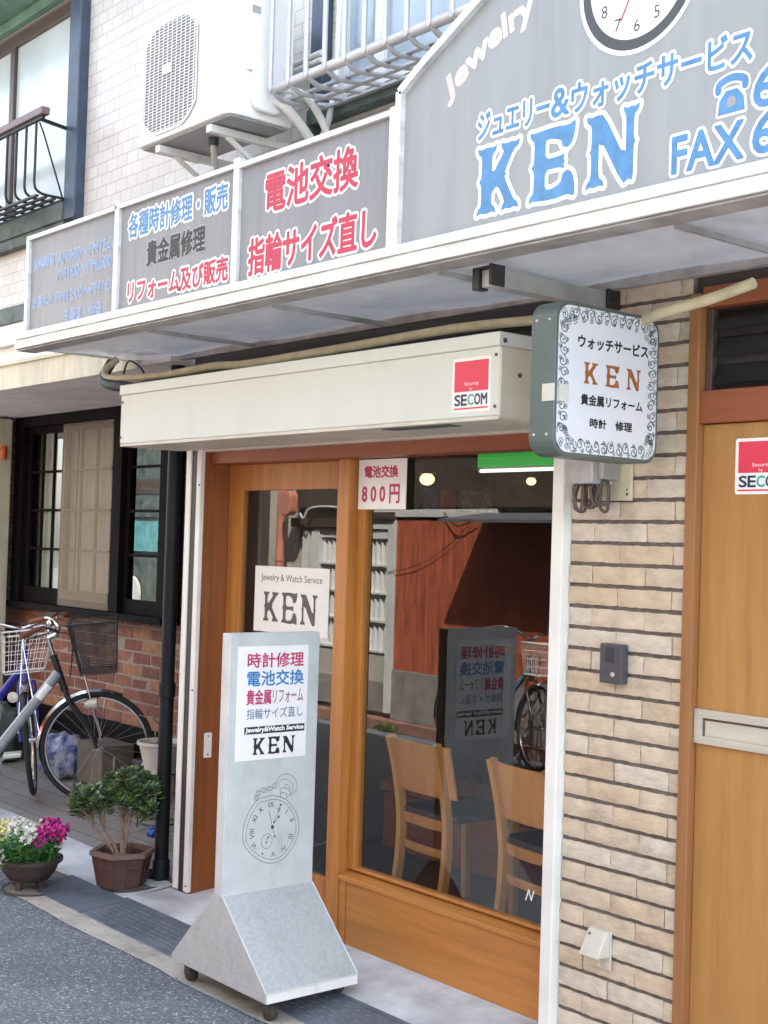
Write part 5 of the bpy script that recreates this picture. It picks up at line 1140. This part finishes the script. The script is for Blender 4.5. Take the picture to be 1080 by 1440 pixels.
b.add(E1 + E2, [(i, (i + 1) % 6, 6 + (i + 1) % 6, 6 + i) for i in range(6)]); b.add(E2 + E3, [(i, (i + 1) % 6, 6 + (i + 1) % 6, 6 + i) for i in range(6)]); b.add(E3 + E4, [(i, (i + 1) % 6, 6 + (i + 1) % 6, 6 + i) for i in range(6)]); b.add(E4 + E1, [(i, (i + 1) % 6, 6 + (i + 1) % 6, 6 + i) for i in range(6)])
build(b, 'rim', m_potrim, pot, bevel=.003)
b = MB().add(hexp(.124, .118), [tuple(range(6))]); build(b, 'soil', m_soil, pt)
rng = random.Random(12); b = MB(); tips = []
def grow(p, d, L, r, lev):
    q = p + d * L; mid = p + d * L * .5 + V((rng.uniform(-1, 1), rng.uniform(-1, 1), 0)) * L * .06
    b.tube(spline([p, mid, q], 3), r, 7, rs=[r * (1 - .35 * i / 6) for i in range(7)])
    if lev == 0: tips.append((q, d)); return
    for k in range(rng.choice((2, 3, 3))):
        nd = (d + V((rng.uniform(-1, 1), rng.uniform(-1, 1), rng.uniform(-.3, .5))) * .75).normalized(); nd.z = abs(nd.z) * .8 + .05
        grow(q, nd.normalized(), L * rng.uniform(.5, .72), r * .62, lev - 1)
base_ = JC + V((0, 0, .10)); vr = V((.64, .77, 0))     # picture right
def limb(p, ends, r):
    """a stem that forks: ends are tip offsets"""
    for e in ends:
        e = V(e); m1 = p + e * .5 + V((rng.uniform(-.012, .012), rng.uniform(-.012, .012), .012)); b.tube(spline([p, m1, p + e], 4), r, 7, rs=[r * (1 - .5 * i / 8) for i in range(9)]); tips.append((p + e, e.normalized()))
        for k in range(5):
            d = (e.normalized() + V((rng.uniform(-1, 1), rng.uniform(-1, 1), rng.uniform(-.1, .7)))).normalized(); q = p + e * rng.uniform(.35, .9); w_ = q + d * rng.uniform(.05, .095); b.tube([q, (q + w_) / 2 + V((0, 0, .004)), w_], r * .4, 6); tips.append((w_, d))
def stem_to(side, depth, z, r, ends):
    q = base_ + vr * side + V((-.77, .64, 0)) * depth + V((0, 0, z)); b.tube(spline([base_ + vr * side * .12, base_ + vr * side * .45 + V((0, 0, z * .5)), q], 5), r, 8, rs=[r * (1 - .3 * i / 10) for i in range(11)]); limb(q, ends, r * .62)
V3 = lambda s_, d_, z_: vr * s_ + V((-.77, .64, 0)) * d_ + V((0, 0, z_))
stem_to(-.005, .0, .17, .0135, [V3(-.04, .03, .20), V3(.05, -.02, .17), V3(.09, .03, .10), V3(-.02, -.05, .14), V3(.02, .06, .23)])
stem_to(-.14, .0, .165, .0085, [V3(-.07, -.02, .06), V3(-.035, .04, .11), V3(.01, -.04, .13), V3(-.06, -.05, .11)])
stem_to(-.085, -.02, .16, .008, [V3(-.05, -.03, .13), V3(.01, .0, .17), V3(-.06, .05, .09), V3(-.02, -.06, .10)])
stem_to(.03, .02, .21, .0075, [V3(.05, .0, .05), V3(.06, -.05, .02), V3(.0, .03, .12), V3(.07, .03, .08)])
b.tube([base_ - V((0, 0, .03)), base_, base_ + V((0, 0, .045))], .035, 10, rs=[.045, .036, .026])
build(b, 'stems', m_trunk, pt, smooth=60)
b = MB()
for q, d in tips:
    for k in range(rng.randint(13, 18)):
        a = k * 2.4; el = -.1 + 1.3 * (k / 18); o = (V((cos(a), sin(a), 0)) * cos(el) + V((0, 0, 1)) * sin(el) + d * .3).normalized()
        L = rng.uniform(.034, .053) * (1 - .25 * k / 18); m = rng.choices((0, 1, 2), (4, 5, 1.5))[0]
        thick_leaf(b, q + V((0, 0, .002 * k - .008)) + o * .004, o, (rng.uniform(-.3, .3), rng.uniform(-.3, .3), 1), L, L * .36, m)
build(b, 'leaves', [m_leafd, m_leafm, m_leafy], pt)

FC = V((-2.985, -.475, .006))
fp = thing('flower_bowl', 'dark footed bowl of magenta, white and yellow snapdragons at the kerb', 'potted flowers', FC)
b = MB().lathe([(.062, .035), (.095, .045), (.125, .085), (.142, .128), (.156, .130), (.158, .146), (.146, .150), (.134, .135), (.11, .09), (0, .08)], FC, seg=30, sx=1, sy=1)
for i in range(4): a = R(25 + 90 * i); b.cyl(FC + V((.075 * cos(a), .075 * sin(a), .0)), FC + V((.070 * cos(a), .070 * sin(a), .05)), .016, .022, seg=10)
build(b, 'bowl', m_potdark, fp, smooth=50)
b = MB().lathe([(.132, .120), (0, .128)], FC, seg=24); build(b, 'soil', m_soil, fp)
rng = random.Random(21); b = MB(); st = MB(); fl = MB()
vr2 = V((.64, .77, 0))     # picture right
def stem(p, d, L, flower=None):
    pts = spline([p, p + d * L * .5 + V((rng.uniform(-.01, .01), rng.uniform(-.01, .01), 0)), p + d * L], 3); st.tube(pts, .0022, 5)
    for k in range(int(L / .0065)):
        q = pts[int(k / (L / .0065) * (len(pts) - 1))]; a = k * 2.4 + rng.random(); o = V((cos(a), sin(a), rng.uniform(-.1, .7))).normalized()
        leaf(b, q, o, (0, 0, 1), rng.uniform(.03, .055), rng.uniform(.007, .012), rng.choice((0, 0, 1)))
    if flower is not None:
        top = pts[-1]
        for k in range(rng.randint(7, 11)):
            a = k * 2.4; z = -.035 + .006 * k; o = V((cos(a), sin(a), .15)).normalized(); c = top + V((0, 0, z)) + o * .010
            for j in range(5):
                e = V((rng.uniform(-1, 1), rng.uniform(-1, 1), rng.uniform(-1, 1))).normalized(); leaf(fl, c + o * .004, (o + e * .9).normalized(), e.cross(o) if e.cross(o).length > .1 else (0, 0, 1), rng.uniform(.016, .024), .0105, flower, .3)
for k in range(46):
    a = rng.uniform(0, 2 * pi); r = .125 * math.sqrt(rng.random()); p = FC + V((r * cos(a), r * sin(a), .125)); rel = V((r * cos(a), r * sin(a), 0)).dot(vr2) / .125
    d = (V((0, 0, 1)) + V((cos(a), sin(a), 0)) * rng.uniform(.1, .45)).normalized()
    L = rng.uniform(.11, .19) * (1 + .12 * rel)
    f = None
    if L > .165 or (rel > .3 and L > .14):
        f = 1 if rel > .30 else (3 if rel > .05 and rng.random() < .4 else (2 if rel < -.45 and rng.random() < .75 else 0))
    stem(p, d, L, f)
for k in range(9):   # low white blooms and foliage spilling to picture left
    p = FC - vr2 * rng.uniform(.06, .12) + V((rng.uniform(-.05, .05), -.04 + rng.uniform(-.05, .03), .125)); stem(p, (V((0, 0, 1)) - vr2 * rng.uniform(.2, .8) + V((.3, -.4, 0))).normalized(), rng.uniform(.06, .11), 0 if k < 6 else None)
for k in range(8):
    p = FC - vr2 * rng.uniform(.10, .15) + V((rng.uniform(-.05, .05), rng.uniform(-.05, .03), .12)); stem(p, (V((0, 0, .7)) - vr2).normalized(), rng.uniform(.08, .13), None)
build(st, 'stems', m_fleaf, fp); build(b, 'leaves', [m_fleaf, m_fleaf2], fp); build(fl, 'blooms', [m_pwhite, m_ppink, m_pyel, m_pdark], fp)
b = MB(); b.tube([FC + V((-.09, -.12, 0)), FC + V((-.095, -.125, .12))], .0025, 5); b.tube([FC + V((.12, .0, 0)), FC + V((.12, -.0, .12))], .0025, 5); build(b, 'wire_stand', m_iron, fp)

# white planter on a wire stand behind the downpipe
HC = V((-3.40, .47, .125))
hp = thing('white_planter', 'white round planter on a wire stand, half hidden behind the black downpipe', 'planter', HC)
b = MB(); b.lathe([(.085, .31), (.118, .44), (.130, .445), (.130, .462), (.118, .462), (.105, .43), (0, .42)], HC, seg=26); pl = build(b, 'pot', m_hang, hp, smooth=40)
b = MB(); b.lathe([(.070, .12), (.092, .27), (.092, .31), (.085, .31)], HC, seg=26); build(b, 'lower_pot', m_hang, hp, smooth=40)
b = MB().lathe([(0, .43), (.11, .436)][::-1], HC, seg=20); build(b, 'soil', m_soil, hp)
b = MB()
for z in (.02, .29): b.tube([HC + V((.10 * cos(2 * pi * i / 20), .10 * sin(2 * pi * i / 20), z)) for i in range(20)], .004, 6, closed=True)
for i in range(3): a = R(20 + 120 * i); b.tube([HC + V((.105 * cos(a), .105 * sin(a), .30)), HC + V((.12 * cos(a), .12 * sin(a), -.0))], .0045, 6)
build(b, 'wire_stand', m_iron, hp)
b = MB(); rng = random.Random(31)
for k in range(5): b.tube(spline([HC + V((rng.uniform(-.04, .04), rng.uniform(-.04, .04), .42)), HC + V((rng.uniform(-.06, .06), rng.uniform(-.06, .06), .52)), HC + V((rng.uniform(-.1, .1), rng.uniform(-.1, .1), .60))], 3), .003, 5)
build(b, 'twigs', m_trunk, hp)
# bag and carton by the house wall
def blob(c, sx, sy, sz, seed, n=18):
    mb = MB(); mb.ball(c, 1, n * 2, sc=(sx, sy, sz)); rg = random.Random(seed); ph = [rg.uniform(0, 6.28) for _ in range(6)]
    mb.v = [tuple(V(v) + (V(v) - V(c)) * (.10 * sin(9 / sx * .1 * (v[0] - c[0]) * 10 + ph[0]) * sin(14 * (v[2] - c[2]) * 3 + ph[1]) + .06 * sin(60 * (v[1] - c[1]) + 40 * (v[0] - c[0]) + ph[2]))) for v in mb.v]
    mb.v = [(x, y, max(z, c[2] - sz * .72)) for x, y, z in mb.v]; return mb
t = thing('plastic_bag', 'crumpled clear blue printed plastic bag on the floor behind the bicycle wheel', 'bag', (-5.05, .72, .14))
build(blob((-5.03, .72, .25), .24, .15, .16, 3), 'bag', m_bag, t, smooth=60)
mb = MB(); rg = random.Random(8)
for k in range(3):
    z = .32 - k * .06; p = [(-5.12 + .02 * i, z + .018 * sin(i * 1.9 + k)) for i in range(12)]; mb.ribbon(p, .012, FACADE(.548), .002 + k * .002)
build(mb, 'print', m_bagprint, t)
t = thing('carton', 'brown cardboard box on the floor by the brick wall', 'box', (-4.6, .78, .14))
b = MB().box((-4.78, .68, .145), (-4.45, .90, .40)); build(b, 'box', m_carton, t, bevel=.004); build(MB().box((-4.46, .757, .155), (-4.435, .7595, .33)), 'tape', m_beigep, t)
t = thing('garden_cloth', 'dark green folded cloth on the floor at the far left by the bicycles', 'cloth', (-5.8, .6, .14))
build(blob((-5.85, .62, .30), .22, .2, .22, 5), 'cloth', m_copper, t, smooth=60)
t = thing('grey_crate', 'dark plastic crate on the floor at the right end of the brick wall', 'crate', (-4.2, .8, .14))
b = MB(); b.box((-4.30, .80, .15), (-3.95, .93, .34)); build(b, 'crate', m_slate, t, bevel=.006)
one(blob((-3.13, .30, .155), .045, .05, .03, 7), 'blue_scrap', m_bagprint, 'small scrap of blue plastic on the tiles behind the black downpipe', 'scrap', (-3.13, .30, .12), smooth=60)

# ------------------------------------------------------------------ inside the shop: chairs, lamps, shelf
def chair(label, x, y, rz):
    t = thing('wooden_chair', label, 'chair', (x, y, .10), (0, 0, rz), 'chairs inside the shop window')
    # local: back towards -y (the street), seat towards +y
    prof = [(.0, 0), (.035, .15), (.05, .32), (.045, .45), (.015, .62), (-.025, .765)]
    for s in (-1, 1):
        pts = spline([(s * .163, py_, pz_) for py_, pz_ in prof], 4); b = MB()
        for p, q in zip(pts, pts[1:]): b.bar(p, q, .030, .036, up=(0, -1, .1))
        build(b, 'back_leg', m_chair, t)
        b = MB().bar((s * .165, .43, 0), (s * .165, .42, .42), .034, .034, up=(0, 1, 0)); build(b, 'front_leg', m_chair, t, bevel=.004)
    def curve(z0, z1, hw, dy, th, yo):
        b = MB(); n = 14; vs = []
        for i in range(n + 1):
            u = -1 + 2 * i / n; x_ = hw * u; yy = yo - dy * (1 - u * u)
            for zz, off in ((z0, 0), (z1, -.02 * (z1 - z0) / .2)):
                for tt in (0, th): vs.append((x_, yy + tt + off * 2.2, zz))
        fs = []
        for i in range(n): a, c = 4 * i, 4 * i + 4; fs += [(a, c, c + 2, a + 2), (c + 1, a + 1, a + 3, c + 3), (a + 2, c + 2, c + 3, a + 3), (c, a, a + 1, c + 1)]
        fs += [(0, 2, 3, 1), (4 * n + 1, 4 * n + 3, 4 * n + 2, 4 * n)]
        return b.add(vs, fs)
    build(curve(.53, .755, .208, .035, .014, .055), 'backrest', m_chair, t, bevel=.003)
    build(curve(.385, .43, .168, .02, .02, .06), 'back_rail', m_chair, t, bevel=.003)
    build(curve(.27, .305, .168, .02, .02, .065), 'lower_rail', m_chair, t, bevel=.003)
    b = MB().prism(rrect(-.19, .19, .05, .47, .06, 4), FR((0, 0, .425), (1, 0, 0), (0, 1, 0)), 0, .03); build(b, 'seat', m_inlow, t, bevel=.006)
    return t
chair('pale wooden chair inside the shop window, left one with its full back showing', -1.31, .50, R(-4))
chair('pale wooden chair inside the shop window, right one half cut by the window frame', -.60, .42, R(-7))
t = thing('green_strip_light', 'green shop fascia with a lit white tube inside the window top', 'light', (-.9, .8, 2.03))
b = MB().box((-1.30, .80, 2.057), (.3, .83, 2.118)); build(b, 'fascia', m_ingreen, t); b = MB().box((-1.30, .80, 2.033), (.3, .83, 2.056)); build(b, 'reflector', m_aludark, t)
b = MB().cyl((-1.27, .792, 2.040), (.28, .792, 2.040), .008, seg=10); build(b, 'tube', m_tube, t)
for (x, y, z, r, lab) in ((-2.43, 1.5, 2.062, .042, 'lit round ceiling globe inside the shop, the larger one'), (-2.52, 2.4, 2.10, .03, 'small lit ceiling globe deeper inside the shop')):
    t = thing('ceiling_lamp', lab, 'lamp', (x, y, z)); build(MB().ball((x, y, z), r, 18, sc=(1, 1, .8)), 'globe', m_lamp, t, smooth=60)
    build(MB().cyl((x, y, z + r * .7), (x, y, z + r * 1.0), r * 1.3, r * .9, seg=18), 'cap', m_bronze, t, smooth=40); build(MB().cyl((x, y, z + r), (x, y, 2.5), .006, seg=8), 'rod', m_bronze, t)
t = thing('display_counter', 'dark wooden display counter inside the shop', 'counter', (-1.6, 2.4, .1))
b = MB(); b.box((-2.5, 2.2, .1), (-.6, 2.6, 1.1)); build(b, 'body', m_inlow, t, bevel=.005); b = MB().box((-2.55, 2.15, 1.1), (-.55, 2.65, 1.14)); build(b, 'top', m_woodside, t, bevel=.004)
t = thing('low_bench', 'low reddish wooden bench inside the shop behind the chairs', 'bench', (-1.7, 1.3, .1))
b = MB().box((-2.4, 1.2, .42), (-.7, 1.6, .46)); build(b, 'top', m_woodside, t, bevel=.004); b = MB(); b.box((-2.38, 1.22, .12), (-.72, 1.26, .40)); build(b, 'front', m_woodred, t, bevel=.004)
m_inkred = M('print_red', (.42, .03, .02), .5, var=.4, vscale=30)
m_inkblue = M('print_blue', (.10, .13, .24), .5, var=.5, vscale=30)
m_inkpale = M('print_pale', (.42, .36, .26), .5, var=.6, vscale=26)
for y0, y1, mt, lab in ((1.60, 1.72, m_inkblue, 'dark blue framed print high on the side wall inside the shop'), (1.73, 1.86, m_inkred, 'red framed print high on the side wall inside the shop'), (1.885, 2.15, m_inkpale, 'wide pale framed print high on the side wall inside the shop')):
    t = thing('framed_print', lab, 'picture', (-2.59, (y0 + y1) / 2, 1.9), group='prints on the side wall inside the shop')
    build(MB().box((-2.599, y0, 1.895), (-2.58, y1, 2.035)), 'frame', m_bronze, t, bevel=.003); build(MB().box((-2.5805, y0 + .012, 1.907), (-2.577, y1 - .012, 2.023)), 'print', mt, t)
